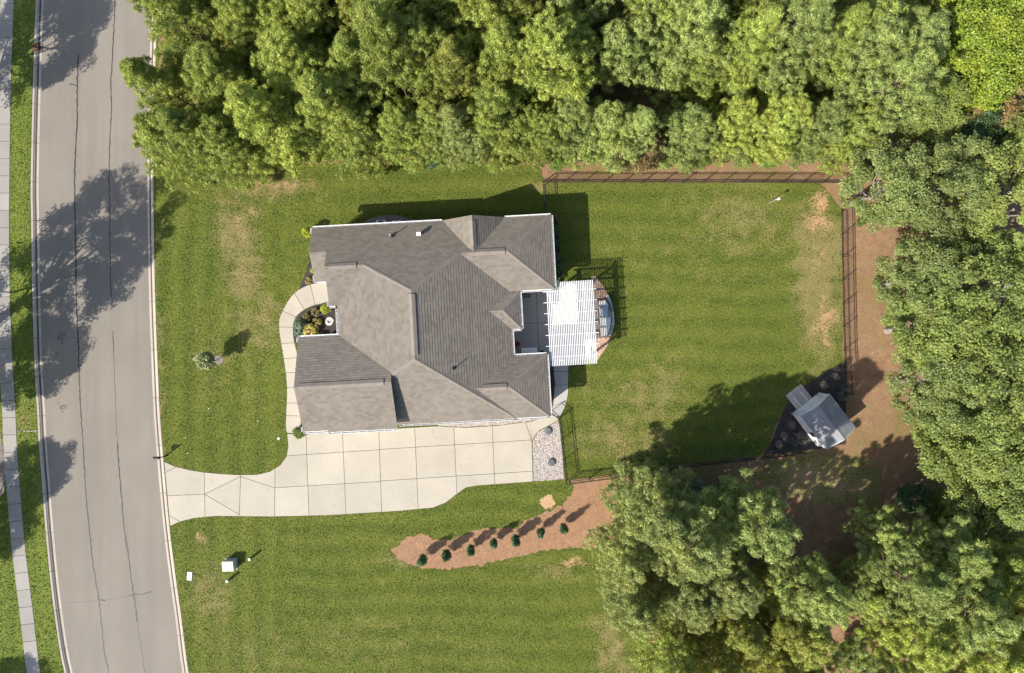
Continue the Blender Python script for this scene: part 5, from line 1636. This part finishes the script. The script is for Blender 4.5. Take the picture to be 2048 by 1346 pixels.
shrub(87, .55, .8, 'leaf_gold', 'spreading straw coloured grass clump near the garage gutter', 626, 661, .12, 40, 30, .18, FB)
shrub(88, .28, .5, 'leaf_dark', 'dark shrub tucked by the garage gutter', 643, 672, .07, 26, 40, .13, FB)
shrub(89, .42, 1.5, 'leaf_lime', 'lime green cypress at the back corner of the house', 622, 468, .05, 80, 60, .15)
shrub(90, .30, .6, 'leaf_lime', 'round lime shrub half under the eave by the front bed', 631, 541, .05, 50, 50, .12)
shrub(91, .24, .4, 'leaf_gold', 'golden twig shrub at the porch end of the narrow mulch strip', 617.5, 561, .07, 20, 26, .12)
shrub(92, .42, .9, 'leaf_mid', 'green shrub at the garage corner of the driveway', 602, 862, .07, 50, 50, .15, None, .036)
eb = [(1107, 462), (1109, 490), (1110, 515), (1112, 540), (1110, 562)]
for i, (x, y) in enumerate(eb):
    shrub(93 + i, .38, .8, 'leaf_dark', ['dark shrub at the back corner of the house', 'dark shrub second from the back corner of the house', 'dark shrub in the middle of the shaded back bed', 'dark shrub next to the pergola end of the back bed', 'dark shrub closest to the pergola slats'][i], x, y, .09, 30, 40, .16, 'shrubs of the shaded back bed')
SB = 'shrubs of the shed bed'
for i, (x, y, r_, h, mat, lab) in enumerate([(1646.5, 769, .30, .35, 'twig', 'brown twiggy mound next to the plank ramp'), (1669, 753, .28, .35, 'twig', 'brown twiggy mound near the soil path fence'), (1682, 790, .55, .8, 'leaf_teal', 'sprawling green shrub between shed and fence'),
        (1594, 878, .55, .6, 'leaf_teal', 'round grey green shrub below the shed window'), (1583, 848, .26, .3, 'twig', 'brown twiggy mound at the shed wall'), (1567, 870, .28, .3, 'twig', 'brown twiggy mound beside the round grey green shrub'), (1557, 889, .26, .3, 'twig', 'brown twiggy mound at the point of the shed bed')]):
    shrub(110 + i, r_, h, mat, lab, x, y, .06, 30, 36, .12, SB)

# ------------------------------------------------------------------ grass tufts, leaf litter and pine straw
def in_poly(X, Y, poly):
    c = np.zeros(len(X), bool)
    n = len(poly)
    j = n - 1
    for i in range(n):
        xi, yi, xj, yj = poly[i][0], poly[i][1], poly[j][0], poly[j][1]
        if yi != yj:
            k = ((yi > Y) != (yj > Y)) & (X < (xj - xi) * (Y - yi) / (yj - yi) + xi)
            c ^= k
        j = i
    return c
house_px = [(650, 469), (1095, 446), (1100, 590), (1040, 600), (1040, 715), (1088, 712), (1096, 825), (660, 862), (640, 690), (672, 684), (668, 560), (652, 556)]
solid = [drive_px, walk_out + walk_in, patio_px, straw_px, clay_px, front_bed, nw_bed, ac_bed, east_bed, se_bed, shed_bed, rock_bed, tree_ring, gravel_px, strip_px, house_px]
def scatter(name, areas, holes, n, box, size, mat, label, cat, flat=False, z=.0, lng=1.0, seed=1, parent=None):
    g = np.random.default_rng(seed)
    X, Y = g.uniform(box[0], box[2], n), g.uniform(box[1], box[3], n)
    ok = np.zeros(n, bool)
    for a in areas: ok |= in_poly(X, Y, a)
    for h in holes: ok &= ~in_poly(X, Y, h)
    X, Y = X[ok], Y[ok]
    m = len(X)
    P = np.stack([(X - 1024) * SC, (673 - Y) * SC, np.full(m, z)], 1)
    az = g.uniform(0, 2 * np.pi, m)
    d = np.stack([np.cos(az), np.sin(az), np.zeros(m)], 1)
    w = np.stack([-np.sin(az), np.cos(az), np.zeros(m)], 1)
    s_ = size * g.uniform(.6, 1.4, (m, 1))
    if flat:
        up = np.stack([np.zeros(m), np.zeros(m), g.uniform(.1, .5, m)], 1)
        t = d + up * .5
        V = np.stack([P - t * s_ * lng * .5 + [0, 0, size * .3], P + w * s_ * .3 + [0, 0, size * .2], P + t * s_ * lng * .5 + [0, 0, size * .3], P - w * s_ * .3 + [0, 0, size * .2]], 1)
    else:
        lean = g.uniform(.3, 1.0, (m, 1))
        tip = P + d * s_ * lean + np.array([0, 0, 1.0]) * s_ * g.uniform(.4, .9, (m, 1))
        V = np.stack([P - w * s_ * .45, P + w * s_ * .45, tip + w * s_ * .22, tip - w * s_ * .22], 1)
    V = V.reshape(-1, 3)
    o = np_mesh(name, V, np.arange(len(V)).reshape(-1, 4), mat, parent)
    tag(o, label, cat, kind='stuff')
    return o
def chips_mat(name, cols, rough=.85):
    m, nt, b = new_mat(name)
    g = nd(nt, 'ShaderNodeNewGeometry')
    cr = nd(nt, 'ShaderNodeValToRGB')
    e = cr.color_ramp.elements
    e[0].position, e[0].color = 0, (*cols[0], 1)
    e[1].position, e[1].color = 1, (*cols[-1], 1)
    for i, c in enumerate(cols[1:-1]):
        k = e.new((i + 1) / (len(cols) - 1)); k.color = (*c, 1)
    nt.links.new(g.outputs['Random Per Island'], cr.inputs[0])
    nt.links.new(cr.outputs[0], b.inputs['Base Color'])
    b.inputs['Roughness'].default_value = rough
    return m
M['litter'] = chips_mat('fallen leaves', [(0.120, 0.071, 0.041), (0.239, 0.145, 0.083), (0.350, 0.220, 0.129), (0.166, 0.098, 0.054), (0.424, 0.292, 0.175)])
M['straw'] = chips_mat('fallen pine needles', [(0.184, 0.098, 0.050), (0.313, 0.176, 0.096), (0.239, 0.133, 0.071), (0.405, 0.255, 0.150)])
scatter('grass', [lawn_px], solid, 360000, (300, 0, 1700, 1346), .058, M['lawn'], 'short mown grass blades standing over the lot', 'grass', seed=5)
scatter('grass', [kerb_w_out + walk_r[::-1], walk_l + [(-700, 1500), (-700, -210)]], [mb_px], 26000, (-20, 0, 140, 1346), .075, M['verge'], 'short grass blades of the roadside verge', 'grass', seed=6)
wood_floor = [(1085, 300), (1085, 364), (1640, 364), (1690, 420), (1692, 720), (1692, 890), (1140, 965), (1200, 1346), (1300, 1400), (2060, 1400), (2060, -20), (320, -20), (320, 240), (520, 328), (640, 326), (960, 320)]
scatter('leaf_litter', [wood_floor], [lawn_px, shed_bed, straw_px], 90000, (320, 0, 2060, 1346), .085, M['litter'], 'scattered brown fallen leaves and chips under the trees', 'leaf litter', True, -.018, 1.3, 7)
scatter('pine_straw', [straw_px], [clay_px], 60000, (775, 930, 1340, 1145), .035, M['straw'], 'loose brown pine needles over the planting bed', 'pine straw', True, .012, 6.0, 8)
